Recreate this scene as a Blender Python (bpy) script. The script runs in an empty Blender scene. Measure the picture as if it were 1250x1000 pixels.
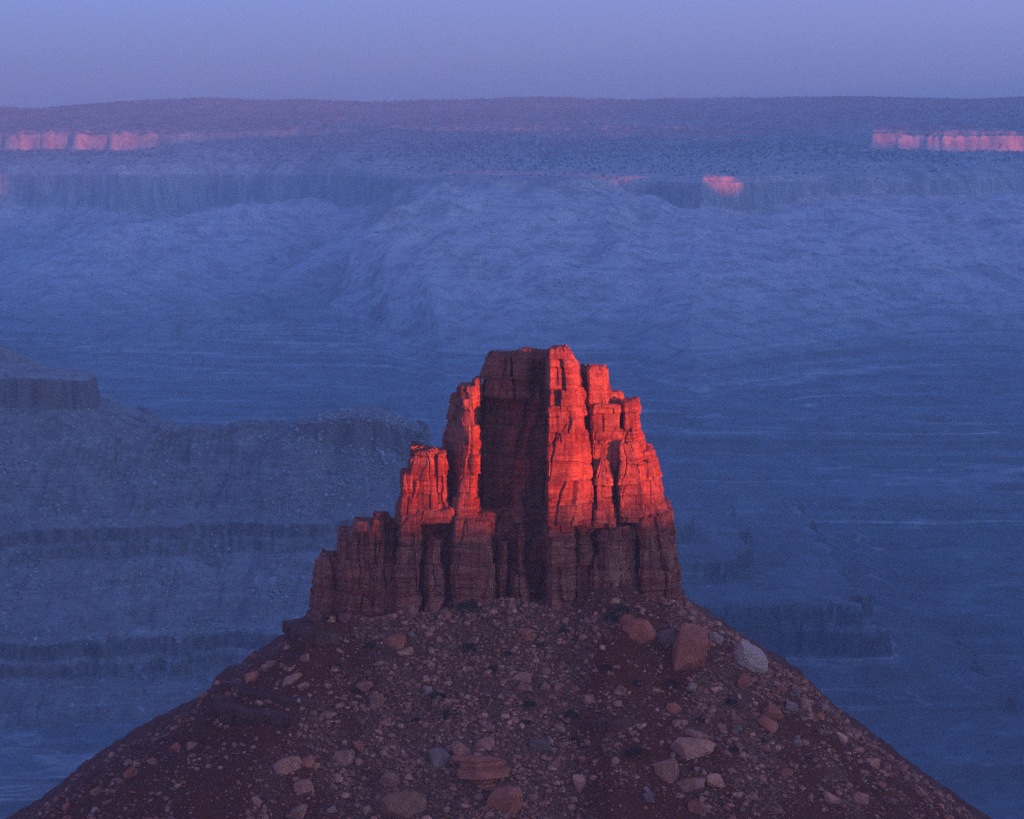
import bpy, math, random
import numpy as np

# ------------------------------------------------------------------ camera, light, air
SC = bpy.context.scene
COL = SC.collection
F = 3544.0                                   # focal length in pixels of a 1250 px wide picture
PITCH = math.atan(350.0 / F)                 # camera looks down; eye level lies at y = 150
CP, SP = math.cos(PITCH), math.sin(PITCH)
SUN_AZ = math.radians(55.0)                  # sun stands behind the camera, to the right
SUN_EL = math.radians(3.0)

cam = bpy.data.cameras.new("camera")
cam.sensor_width = 36.0
cam.lens = F / 1250.0 * 36.0
cam.clip_start = 1.0
cam.clip_end = 60000.0
camo = bpy.data.objects.new("camera", cam)
camo.rotation_euler = (math.pi / 2 - PITCH, 0, 0)
COL.objects.link(camo)
SC.camera = camo

world = bpy.data.worlds.new("World")
SC.world = world
world.use_nodes = True
nt = world.node_tree
nt.nodes.clear()
sky = nt.nodes.new("ShaderNodeTexSky")
sky.sky_type = 'NISHITA'
sky.sun_disc = False
sky.sun_elevation = SUN_EL
sky.sun_rotation = math.pi - SUN_AZ
sky.altitude = 1500.0
sky.air_density = 0.8
sky.dust_density = 8.0
sky.ozone_density = 3.0
tint = nt.nodes.new("ShaderNodeMix")         # white balance of the evening film stock
tint.data_type = 'RGBA'
tint.blend_type = 'MULTIPLY'
tint.inputs[0].default_value = 1.0
tint.inputs[7].default_value = (0.40, 1.08, 2.10, 1)
bg = nt.nodes.new("ShaderNodeBackground")
bg.inputs[1].default_value = 0.15
wo = nt.nodes.new("ShaderNodeOutputWorld")
nt.links.new(sky.outputs[0], tint.inputs[6])
veil = nt.nodes.new("ShaderNodeMix")        # thin high veil of dusk haze evens the sky out
veil.data_type = 'RGBA'
veil.inputs[0].default_value = 0.40
veil.inputs[7].default_value = (0.235, 0.36, 0.86, 1)
nt.links.new(tint.outputs[2], veil.inputs[6])
nt.links.new(veil.outputs[2], bg.inputs[0])
nt.links.new(bg.outputs[0], wo.inputs[0])

sun = bpy.data.lights.new("sun", 'SUN')
sun.energy = 2.8
sun.angle = math.radians(0.5)
sun.color = (1.0, 0.185, 0.035)
suno = bpy.data.objects.new("sun", sun)
SUN_DIR = np.array([math.sin(SUN_AZ) * math.cos(SUN_EL), -math.cos(SUN_AZ) * math.cos(SUN_EL), math.sin(SUN_EL)])
from mathutils import Vector
suno.rotation_euler = Vector(SUN_DIR).to_track_quat('Z', 'Y').to_euler()
suno.location = (300, -300, 400)
COL.objects.link(suno)

SC.view_settings.view_transform = 'Standard'
SC.view_settings.look = 'None'
SC.view_settings.exposure = 2.0
SC.view_settings.gamma = 1.0
SC.cycles.max_bounces = 4
SC.cycles.diffuse_bounces = 1
SC.cycles.volume_bounces = 2
SC.cycles.use_denoising = False
SC.cycles.use_adaptive_sampling = False

HAZE_DENSITY = 7.2e-5
HAZE_COLOR = (0.60, 0.90, 1.0, 1)

# ------------------------------------------------------------------ helpers
def X(px, py, Y):
    """world x of picture column px for a point at distance Y seen at row py"""
    z = Zp(py, Y)
    return (px - 625.0) / F * (Y * CP - z * SP)

def Zp(py, Y):
    """world height of a point at distance Y seen at row py"""
    t = (500.0 - py) / F
    return Y * (t * CP - SP) / (CP + t * SP)

def _h(ix, iy, iz, seed):
    h = (ix.astype(np.int64) * 374761393 + iy.astype(np.int64) * 668265263 + iz.astype(np.int64) * 2147483647 + seed * 1274126177) & 0xFFFFFFFF
    h = ((h ^ (h >> 13)) * 1274126177) & 0xFFFFFFFF
    h = ((h ^ (h >> 16)) * 2246822519) & 0xFFFFFFFF
    return (h ^ (h >> 15)) & 0xFFFFFFFF

def rnd(i, j=0, seed=0):
    i = np.asarray(i)
    j = np.broadcast_to(np.asarray(j), i.shape)
    return _h(i, j, np.zeros_like(i), seed) / 4294967296.0

def n2(x, y, seed=0):
    """2D gradient noise, about -1..1"""
    x = np.asarray(x, float); y = np.asarray(y, float)
    ix = np.floor(x).astype(np.int64); iy = np.floor(y).astype(np.int64)
    fx = x - ix; fy = y - iy
    u = fx * fx * fx * (fx * (fx * 6 - 15) + 10); v = fy * fy * fy * (fy * (fy * 6 - 15) + 10)
    z = np.zeros_like(ix)
    def g(ax, ay, dx, dy):
        a = _h(ax, ay, z, seed) * (2 * math.pi / 4294967296.0)
        return np.cos(a) * dx + np.sin(a) * dy
    a = g(ix, iy, fx, fy); b = g(ix + 1, iy, fx - 1, fy)
    c = g(ix, iy + 1, fx, fy - 1); d = g(ix + 1, iy + 1, fx - 1, fy - 1)
    return 1.5 * (a + u * (b - a) + v * ((c + u * (d - c)) - (a + u * (b - a))))

def f2(x, y, octv=4, seed=0, gain=0.5, ridged=False):
    s = 0.0; a = 1.0; t = 0.0
    for k in range(octv):
        n = n2(x * 2.03 ** k + 17.1 * k, y * 2.03 ** k - 9.7 * k, seed + k)
        if ridged:
            n = 1 - 2 * np.abs(n)
        s = s + a * n; t += a; a *= gain
    return s / t

def n3(p, seed=0):
    """3D value noise -1..1"""
    i = np.floor(p).astype(np.int64); f = p - i
    w = f * f * (3 - 2 * f)
    x, y, z = i[:, 0], i[:, 1], i[:, 2]
    def c(a, b, d):
        return _h(x + a, y + b, z + d, seed) / 2147483648.0 - 1.0
    wx, wy, wz = w[:, 0], w[:, 1], w[:, 2]
    a = c(0, 0, 0) * (1 - wx) + c(1, 0, 0) * wx
    b = c(0, 1, 0) * (1 - wx) + c(1, 1, 0) * wx
    e = c(0, 0, 1) * (1 - wx) + c(1, 0, 1) * wx
    g = c(0, 1, 1) * (1 - wx) + c(1, 1, 1) * wx
    a = a * (1 - wy) + b * wy
    e = e * (1 - wy) + g * wy
    return a * (1 - wz) + e * wz

def f3(p, octv=3, seed=0, gain=0.5):
    s = 0.0; a = 1.0; t = 0.0
    for k in range(octv):
        s = s + a * n3(p * 2.03 ** k + 13.7 * k, seed + k); t += a; a *= gain
    return s / t

def sstep(a, b, x):
    t = np.clip((x - a) / (b - a), 0, 1)
    return t * t * (3 - 2 * t)

def make_mesh(name, verts, faces, mat, parent=None, smooth=True, sharp=None, attrs=None):
    """faces: int array (n,3) or (n,4); links it as ONE mesh object"""
    verts = np.asarray(verts, np.float32); faces = np.asarray(faces, np.int32)
    k = faces.shape[1]
    me = bpy.data.meshes.new(name)
    me.vertices.add(len(verts)); me.vertices.foreach_set("co", verts.ravel())
    me.loops.add(faces.size); me.loops.foreach_set("vertex_index", faces.ravel())
    me.polygons.add(len(faces))
    me.polygons.foreach_set("loop_start", np.arange(0, faces.size, k, dtype=np.int32))
    if smooth:
        me.polygons.foreach_set("use_smooth", np.ones(len(faces), bool))
    for an, av in (attrs or {}).items():
        at = me.attributes.new(an, 'FLOAT', 'POINT')
        at.data.foreach_set("value", np.asarray(av, np.float32))
    me.update(calc_edges=True)
    me.validate()
    if sharp:
        me.set_sharp_from_angle(angle=math.radians(sharp))
    me.materials.append(mat)
    o = bpy.data.objects.new(name, me)
    if parent:
        o.parent = parent
    COL.objects.link(o)
    return o

def tag(o, label=None, cat=None, group=None, kind=None):
    for k, v in (("label", label), ("category", cat), ("group", group), ("kind", kind)):
        if v:
            o[k] = v
    return o

def grid_faces(nr, nc, close=False):
    i = np.arange(nr - 1)[:, None] * nc
    j = np.arange(nc if close else nc - 1)[None, :]
    j2 = (j + 1) % nc
    return np.stack([i + j, i + j2, i + nc + j2, i + nc + j], -1).reshape(-1, 4)

# ------------------------------------------------------------------ materials
class NT:
    """small wrapper to write node trees"""
    def __init__(self, name):
        self.m = bpy.data.materials.new(name)
        self.m.use_nodes = True
        self.t = self.m.node_tree
        self.t.nodes.clear()
    def n(self, kind, **kw):
        nd = self.t.nodes.new("ShaderNode" + kind)
        for k, v in kw.items():
            setattr(nd, k, v)
        return nd
    def l(self, a, b):
        self.t.links.new(a, b)
    def noise(self, vec, scale, detail=4, rough=0.55):
        nd = self.n("TexNoise")
        nd.inputs["Scale"].default_value = scale
        nd.inputs["Detail"].default_value = detail
        nd.inputs["Roughness"].default_value = rough
        self.l(vec, nd.inputs["Vector"])
        return nd.outputs[0]
    def mapping(self, vec, sc):
        nd = self.n("Mapping")
        nd.inputs["Scale"].default_value = sc
        self.l(vec, nd.inputs["Vector"])
        return nd.outputs[0]
    def ramp(self, fac, stops, interp='LINEAR'):
        nd = self.n("ValToRGB")
        nd.color_ramp.interpolation = interp
        el = nd.color_ramp.elements
        while len(el) < len(stops):
            el.new(0.5)
        for e, (p, c) in zip(el, stops):
            e.position = p
            e.color = (c, c, c, 1) if not isinstance(c, tuple) else (*c, 1)
        self.l(fac, nd.inputs[0])
        return nd.outputs[0]
    def mix(self, fac, a, b, mode='MIX'):
        nd = self.n("Mix", data_type='RGBA', blend_type=mode)
        for s, v in ((nd.inputs[0], fac), (nd.inputs[6], a), (nd.inputs[7], b)):
            if isinstance(v, tuple):
                s.default_value = (*v, 1)
            elif isinstance(v, (int, float)):
                s.default_value = v
            else:
                self.l(v, s)
        return nd.outputs[2]
    def math(self, op, a, b=0.0, clamp=False):
        nd = self.n("Math", operation=op, use_clamp=clamp)
        for s, v in ((nd.inputs[0], a), (nd.inputs[1], b)):
            if isinstance(v, (int, float)):
                s.default_value = v
            else:
                self.l(v, s)
        return nd.outputs[0]
    def maprange(self, v, a, b):
        nd = self.n("MapRange")
        nd.inputs[1].default_value = a
        nd.inputs[2].default_value = b
        self.l(v, nd.inputs[0])
        return nd.outputs[0]
    def finish(self, color, height=None, dist=0.1, strength=1.0, rough=0.92):
        b = self.n("BsdfPrincipled")
        b.inputs["Roughness"].default_value = rough
        b.inputs["Specular IOR Level"].default_value = 0.15
        self.l(color, b.inputs["Base Color"])
        if height is not None:
            bp = self.n("Bump")
            bp.inputs["Distance"].default_value = dist
            bp.inputs["Strength"].default_value = strength
            self.l(height, bp.inputs["Height"])
            self.l(bp.outputs[0], b.inputs["Normal"])
        o = self.n("OutputMaterial")
        self.l(b.outputs[0], o.inputs[0])
        return self.m

def mat_cliff():
    k = NT("red_sandstone")
    pos = k.n("NewGeometry").outputs["Position"]
    band = k.noise(k.mapping(pos, (0.035, 0.035, 0.75)), 1.0, 6, 0.65)          # bedding
    blot = k.noise(pos, 0.16, 5, 0.6)
    streak = k.noise(k.mapping(pos, (0.9, 0.9, 0.05)), 1.0, 5, 0.6)            # desert varnish
    c = k.ramp(band, [(0.26, (0.24, 0.026, 0.016)), (0.40, (0.46, 0.066, 0.034)), (0.47, (0.30, 0.036, 0.020)), (0.55, (0.60, 0.125, 0.066)), (0.60, (0.38, 0.048, 0.025)), (0.74, (0.27, 0.032, 0.018))])
    c = k.mix(k.ramp(blot, [(0.46, 0.0), (0.62, 0.75)]), c, (0.68, 0.165, 0.085))
    c = k.mix(k.ramp(k.noise(pos, 0.32, 4, 0.6), [(0.52, 0.0), (0.66, 0.7)]), c, (0.20, 0.024, 0.016))
    c = k.mix(k.ramp(streak, [(0.49, 0.0), (0.66, 0.7)]), c, (0.120, 0.019, 0.014))
    fine = k.noise(pos, 2.6, 6, 0.65)
    lay = k.noise(k.mapping(pos, (0.25, 0.25, 2.6)), 1.0, 5, 0.6)
    c = k.mix(k.ramp(lay, [(0.34, 0.3), (0.46, 0.0)]), c, (0.156, 0.021, 0.012))
    c = k.mix(k.ramp(fine, [(0.36, 0.55), (0.5, 0.0)]), c, (0.144, 0.019, 0.010))
    h = k.math('ADD', k.math('MULTIPLY', fine, 0.55), k.math('MULTIPLY', lay, 0.45))
    return k.finish(c, h, 0.55, 0.9)

def mat_soil():
    k = NT("talus_soil")
    pos = k.n("NewGeometry").outputs["Position"]
    at = k.n("Attribute", attribute_name="rubble").outputs["Fac"]
    a = k.noise(pos, 0.12, 5, 0.6)
    fine = k.noise(pos, 1.6, 7, 0.7)
    red = k.mix(a, (0.142, 0.019, 0.008), (0.260, 0.034, 0.013))
    vor = k.n("TexVoronoi")
    vor.inputs["Scale"].default_value = 1.5
    k.l(pos, vor.inputs["Vector"])
    gr = k.mix(k.ramp(vor.outputs["Color"], [(0.15, 0.0), (0.85, 1.0)]), (0.157, 0.034, 0.016), (0.342, 0.082, 0.039))
    c = k.mix(k.ramp(k.math('ADD', at, k.math('MULTIPLY', k.math('SUBTRACT', fine, 0.5), 1.4)), [(0.3, 0.0), (0.6, 1.0)]), red, gr)
    c = k.mix(k.ramp(fine, [(0.34, 0.6), (0.52, 0.0)]), c, (0.082, 0.014, 0.007))
    h = k.math('SUBTRACT', fine, k.math('MULTIPLY', vor.outputs["Distance"], 0.5))
    return k.finish(c, h, 0.45, 1.0)

def mat_stone(name, lo, hi, sc=0.8):
    k = NT(name)
    pos = k.n("NewGeometry").outputs["Position"]
    inf = k.n("ObjectInfo").outputs["Random"]
    isl = k.n("NewGeometry").outputs["Random Per Island"]
    a = k.noise(pos, sc, 5, 0.6)
    fine = k.noise(pos, 4.0, 6, 0.65)
    c = k.mix(k.ramp(a, [(0.35, 0.0), (0.65, 1.0)]), lo, hi)
    r = k.math('FRACT', k.math('ADD', inf, isl))
    c = k.mix(k.ramp(r, [(0.0, 0.55), (0.6, 0.0)]), c, (lo[0] * 0.5, lo[1] * 0.5, lo[2] * 0.52))
    c = k.mix(k.ramp(r, [(0.86, 0.0), (1.0, 0.7)]), c, (hi[0] * 1.45, hi[1] * 1.5, hi[2] * 1.5))
    c = k.mix(k.ramp(fine, [(0.36, 0.5), (0.5, 0.0)]), c, (lo[0] * 0.5, lo[1] * 0.45, lo[2] * 0.45))
    return k.finish(c, fine, 0.25, 0.8)

def mat_canyon(name, zlo, zhi, stops, speck, veg=0.0, sc=1.0, relief_shade=False, beds=1.0, grain=0.35, cliff_col=((0.17, 0.060, 0.042), (0.40, 0.165, 0.105))):
    """far country rock: beds coloured by their height, far haze tint and relief shade painted in, pale ledges, dark scrub"""
    k = NT(name)
    geo = k.n("NewGeometry")
    pos = geo.outputs["Position"]
    sep = k.n("SeparateXYZ"); k.l(pos, sep.inputs[0])
    nrm = k.n("SeparateXYZ"); k.l(geo.outputs["Normal"], nrm.inputs[0])
    big = k.noise(pos, 0.0035 / sc, 5, 0.6)
    z = k.math('ADD', sep.outputs[2], k.math('MULTIPLY', k.math('SUBTRACT', big, 0.5), 40.0 * sc))
    c = k.ramp(k.maprange(z, zlo, zhi), stops)
    if relief_shade:
        fa = k.n("Attribute", attribute_name="relief_shade").outputs["Fac"]
        c = k.mix(k.ramp(fa, [(0.30, 0.75), (0.52, 0.0)]), c, (0.115, 0.085, 0.080))  # gullies darkened: relief shade painted into the colour
        c = k.mix(k.ramp(fa, [(0.55, 0.0), (0.95, 0.55)]), c, (0.74, 0.47, 0.40))  # ridges paled as if they caught more light
    thin = k.noise(k.mapping(pos, (0.0012 / sc, 0.0012 / sc, 0.22 / sc)), 1.0, 6, 0.7)
    bm = k.ramp(k.maprange(sep.outputs[2], -400, -320), [(0.0, 1.0), (1.0, 0.35 if relief_shade else 1.0)])
    c = k.mix(k.math('MULTIPLY', bm, k.ramp(thin, [(0.38, 0.75 * beds), (0.5, 0.0)])), c, (0.10, 0.060, 0.055))
    c = k.mix(k.math('MULTIPLY', bm, k.ramp(thin, [(0.55, 0.0), (0.66, 0.8 * beds)])), c, (0.58, 0.42, 0.36))
    med = k.noise(pos, 0.018 / sc, 6, 0.65)
    c = k.mix(k.ramp(med, [(0.38, 0.5), (0.55, 0.0)]), c, (0.12, 0.065, 0.055))
    c = k.mix(k.ramp(med, [(0.58, 0.0), (0.76, 0.3)]), c, (0.46, 0.32, 0.27))
    sp = k.noise(pos, speck, 3, 0.7)
    c = k.mix(k.ramp(sp, [(0.60, 0.0), (0.72, grain)]), c, (0.50, 0.38, 0.34))
    c = k.mix(k.ramp(sp, [(0.34, 0.6), (0.44, 0.0)]), c, (0.07, 0.042, 0.036))
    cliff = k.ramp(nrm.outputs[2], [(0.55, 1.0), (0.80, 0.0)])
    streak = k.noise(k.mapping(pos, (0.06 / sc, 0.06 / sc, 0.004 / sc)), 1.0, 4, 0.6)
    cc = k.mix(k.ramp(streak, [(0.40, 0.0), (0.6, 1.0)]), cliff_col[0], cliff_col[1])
    if relief_shade:
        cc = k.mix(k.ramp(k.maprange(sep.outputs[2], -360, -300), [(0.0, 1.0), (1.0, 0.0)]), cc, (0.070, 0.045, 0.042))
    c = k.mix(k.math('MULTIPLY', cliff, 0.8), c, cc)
    if veg > 0:
        v = k.noise(pos, 0.045, 4, 0.8)
        up = k.ramp(k.maprange(z, -150, -60), [(0, 0), (1, 1)])
        fl = k.ramp(nrm.outputs[2], [(0.8, 0.0), (0.95, 1.0)])
        vm = k.math('MULTIPLY', k.math('MULTIPLY', k.ramp(v, [(0.42, 0.0), (0.56, veg)]), up), fl)
        c = k.mix(vm, c, (0.045, 0.048, 0.030))
    h = k.math('ADD', k.math('MULTIPLY', med, 6 * sc), k.math('MULTIPLY', sp, 2 * sc))
    return k.finish(c, h, 1.0, 0.8)

M_CLIFF = mat_cliff()
M_SOIL = mat_soil()
M_STONE = mat_stone("grey_red_stone", (0.484, 0.108, 0.054), (0.843, 0.211, 0.113))
M_RED = mat_stone("red_stone", (0.538, 0.089, 0.041), (0.815, 0.155, 0.071), 0.4)
M_PALE = mat_stone("pale_stone", (0.488, 0.163, 0.105), (0.604, 0.246, 0.155), 0.5)
M_BLUE = mat_stone("grey_stone", (0.319, 0.114, 0.073), (0.503, 0.196, 0.121), 0.5)
M_LEDGE = mat_stone("dark_red_bed", (0.17, 0.038, 0.022), (0.25, 0.060, 0.034), 0.35)
M_FAR = mat_canyon("far_canyon_rock", -460, 90,
    [(0.0, (0.125, 0.115, 0.11)), (0.10, (0.17, 0.15, 0.145)), (0.17, (0.25, 0.20, 0.18)), (0.27, (0.50, 0.33, 0.28)), (0.42, (0.86, 0.44, 0.34)), (0.55, (0.86, 0.41, 0.30)),  # low stops darkened like lens falloff, middle stops pinkened like sunlit haze
     (0.66, (0.74, 0.37, 0.26)), (0.80, (0.42, 0.24, 0.18)), (1.0, (0.20, 0.155, 0.125))], 0.05, 0.95, 1.0, True, 0.85, 0.35, ((0.20, 0.105, 0.085), (0.40, 0.25, 0.19)))
M_MID = mat_canyon("mid_canyon_rock", -450, -140,
    [(0.0, (0.200, 0.140, 0.125)), (0.3, (0.270, 0.175, 0.150)), (0.55, (0.240, 0.150, 0.130)), (0.75, (0.310, 0.200, 0.170)), (1.0, (0.240, 0.110, 0.085))], 0.16, 0.0, 0.4, False, 0.35, 0.7, ((0.070, 0.036, 0.033), (0.200, 0.100, 0.080)))
M_PALEFAR = mat_stone("pale_fallen_rock", (0.24, 0.165, 0.14), (0.44, 0.33, 0.29), 0.2)
def mat_plain(name, a, b, sc):
    k = NT(name)
    pos = k.n("NewGeometry").outputs["Position"]
    isl = k.n("NewGeometry").outputs["Random Per Island"]
    c = k.mix(k.math('ADD', k.math('MULTIPLY', isl, 0.6), k.math('MULTIPLY', k.noise(pos, sc), 0.4)), a, b)
    return k.finish(c)
M_SHRUB = mat_plain("sagebrush", (0.050, 0.024, 0.014), (0.120, 0.062, 0.036), 1.0)
M_JUNIPER = mat_plain("juniper", (0.026, 0.034, 0.024), (0.055, 0.064, 0.045), 0.02)

# ------------------------------------------------------------------ the far country: canyon floor and rim
def profile(g, table):
    xs, ys = zip(*table)
    return np.interp(g, xs, ys)

EDGE_PX = [-900, -200, 0, 120, 260, 420, 480, 540, 620, 700, 800, 860, 930, 1010, 1100, 1250, 1500, 2100]
EDGE_Y = [7900, 7850, 7750, 7600, 7900, 7700, 6950, 6550, 6450, 6350, 6500, 6250, 6450, 6650, 6800, 6950, 7000, 7000]

def far_height(x, y, full=False):
    t = x / y * F + 625.0
    w1 = f2(x / 900, y / 900, 4, 3)
    w2 = f2(x / 160, y / 420, 4, 11)
    w3 = f2(x / 55, y / 160, 3, 19)
    ye = np.interp(t + 55 * f2(x / 700, y / 1500, 2, 41), EDGE_PX, EDGE_Y)
    g = y - ye + 190 * w1 + 95 * w2 + 16 * w3            # inside the wall > 0
    bay = sstep(470, 400, t)                                # the recess
    toe = -1200 - 200 * bay
    # wall
    ch = np.interp(t + 30 * w2, [-900, 0, 380, 450, 500, 640, 760, 850, 940, 1020, 1250, 2000], [0.9, 0.9, 0.85, 0.6, 0.16, 0.14, 0.22, 0.48, 0.52, 0.34, 0.36, 0.4]) * (1 + 0.4 * w2)
    cl = profile(g, [(-3000, 0), (0, 0), (14, 100), (60, 112), (75, 128)])
    up = cl * ch + profile(g, [(75, 0), (900, 22), (3000, 32)])
    gt = y - ye + 190 * w1 + 25 * w2
    tal = profile(gt, [(-3600, -456), (-2300, -448), (-1800, -428), (-1300, -396), (-800, -350), (-400, -303), (-130, -264), (0, -242), (3000, -242)])
    h = tal + sstep(-900, 0, g) * 118 * (1 - ch) + up
    # second, set-back cliff with the rim country above it
    r1 = f2(x / 600, y / 600, 4, 51)
    s_y = np.interp(t, [-900, 0, 180, 320, 460, 700, 950, 1060, 1150, 1250, 1700], [8150, 8150, 8200, 8400, 8500, 8500, 8350, 7720, 7680, 7790, 7900])
    g2 = y - s_y + 150 * r1 + 34 * w2 + 10 * w3
    strength = np.interp(t, [-900, 0, 170, 230, 360, 480, 960, 1060, 1250, 2000], [1, 1, 1, 0.55, 0.5, 0.15, 0.15, 0.9, 1, 1])
    rim = profile(g2, [(-1300, 0), (-120, 22), (0, 26), (10, 66), (40, 70), (52, 80), (350, 92), (1300, 168), (1500, 172), (2600, 172)])
    soft = profile(g2, [(-1300, 0), (1300, 168), (2600, 172)])
    h = h + np.where(g > 40, soft + (rim - soft) * strength, 0) * sstep(20, 300, g)
    h = h + sstep(8700, 9600, y) * (7 * f2(x / 300, 0 * y + 3, 4, 77) + np.interp(t, [-200, 0, 50, 90, 130, 250, 450, 620, 800, 1000, 1100, 1170, 1215, 1250, 1500], [-30, -32, -38, -30, -19, -3, -10, 6, -3, 1, -5, -15, -8, 0, 2]))
    # spurs and gullies of the talus, running down towards the camera
    xs_ = x + np.interp(t, [0, 350, 520, 700, 1250], [0.10, 0.32, 0.34, 0.15, -0.12]) * (6600 - y)
    rid = 1.15 - 2.1 * np.abs(n2(xs_ / 560 + 0.22 * w1, y / 5200, 23)) + 0.35 * (1 - 2 * np.abs(n2(xs_ / 190 + 0.3 * w1, y / 3200, 24)))
    mid = sstep(-2300, -800, gt) * sstep(-30, -520, gt)
    rill = f2(xs_ / 52 + 0.5 * w1, y / 1500, 3, 29, 0.5, True)
    h = h + mid * (92 * rid + 8 * rill)
    # badlands at the foot
    bad = f2(x / 260 + 0.4 * w1, y / 420, 5, 31, 0.55, True)
    band = sstep(4700, 5300, y) * sstep(-500, -900, g)
    hill = np.interp(t, [0, 150, 300, 420, 600, 760, 900, 1250], [0.25, 0.5, 0.9, 1.0, 1.0, 0.7, 0.6, 0.5])
    h = h + band * hill * (16 + 34 * bad)
    # the spur that descends from the promontory into the bay
    sx, sy = X(480, 240, 6800), 6800.0
    ex, ey = X(180, 470, 5350), 5350.0
    dx, dy = ex - sx, ey - sy
    q = np.clip(((x - sx) * dx + (y - sy) * dy) / (dx * dx + dy * dy), 0, 1)
    q_spur = q
    dist = np.hypot(x - sx - q * dx, y - sy - q * dy) + 60 * w2
    spur = -215 - 215 * q ** 0.9 - 0.5 * np.maximum(dist - 10, 0)
    h = np.maximum(h, np.where(g < 0, spur, -999) + 10 * rid)
    # canyon floor: benches stepping down
    fl = f2(x / 2300, y / 560, 5, 61, 0.5)
    fl2 = f2(x / 420, y / 150, 4, 67, 0.55)
    e = 62 * fl + 15 * fl2 + 30 * sstep(3200, 4600, y)
    st = 13.0
    q = e / st
    fr = q - np.floor(q)
    terr = st * (np.floor(q) + np.where(fr < 0.75, 0.22 * fr / 0.75, 0.22 + 0.78 * (fr - 0.75) / 0.25))
    h = h + sstep(-1500, -2300, g) * (terr + 1.6 * w3)
    # a broad bench with a stepped cliff, behind the butte
    bx = X(1085, 770, 2330)
    ga, gc = bx - x, y - 2330 + 0.10 * (x - bx)
    gb = -np.log(np.exp(-np.clip(ga, -900, 900) / 26) + np.exp(-np.clip(gc, -900, 900) / 26)) * 26
    gb = np.minimum(gb, (2960 - y) * 0.5 + 0.12 * (x + 50))
    gb = gb + 26 * f2(x / 95, y / 95, 4, 83) + 9 * f2(x / 16, y / 40, 3, 85)
    gb = np.where(x < -40, -999, gb)
    bh = profile(gb, [(-120, -475), (-70, -455), (-10, -437), (0, -432), (3, -414), (9, -411), (12, -394), (95, -387), (98, -371), (150, -366), (153, -352), (2000, -340)])
    h = np.where(gb > -90, np.maximum(h, bh + 1.5 * w3), h)
    # surface roughness
    h = h + 1.3 * f2(x / 24, y / 90, 3, 91) * sstep(3000, 6500, y)
    # behind the rim the land falls away
    h = h - sstep(9900, 10400, y) * 250
    if not full:
        return h
    relief_shade = 0.52 + (0.30 * rid + 0.15 * rill) * sstep(-2300, -700, gt) * sstep(60, -120, gt) + band * hill * 0.4 * bad + 0.22 * f2(x / 420, y / 900, 3, 151) + 0.26 * f2(xs_ / 34 + w1, y / 900, 3, 153) * sstep(-2000, -900, g)  # painted ridge and gully shading, plus random tone
    relief_shade = relief_shade + 0.45 * np.where((spur > h - 14) & (g < 0), 1, 0) * sstep(1, 0.6, q_spur)
    relief_shade = np.where(gb > -130, 0.36 + 0.06 * w3, np.minimum(relief_shade, np.where(g < -2000, 0.6, 0.85)))  # bench painted dark all over for its shadowed mass
    return h, relief_shade

def build_far():
    rows = np.exp(np.linspace(math.log(1150), math.log(10450), 1250))
    cols = np.linspace(-0.262, 0.262, 1250)
    Y, T = np.meshgrid(rows, cols, indexing='ij')
    Xx = Y * T
    Hh, relief_shade = far_height(Xx.ravel(), Y.ravel(), True)
    v = np.stack([Xx.ravel(), Y.ravel(), Hh], 1)
    o = make_mesh("canyon_terrain", v, grid_faces(len(rows), len(cols)), M_FAR, attrs={"relief_shade": relief_shade})
    tag(o, "hazy canyon floor and long far mesa wall under the sky", "canyon", kind="structure")

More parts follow.
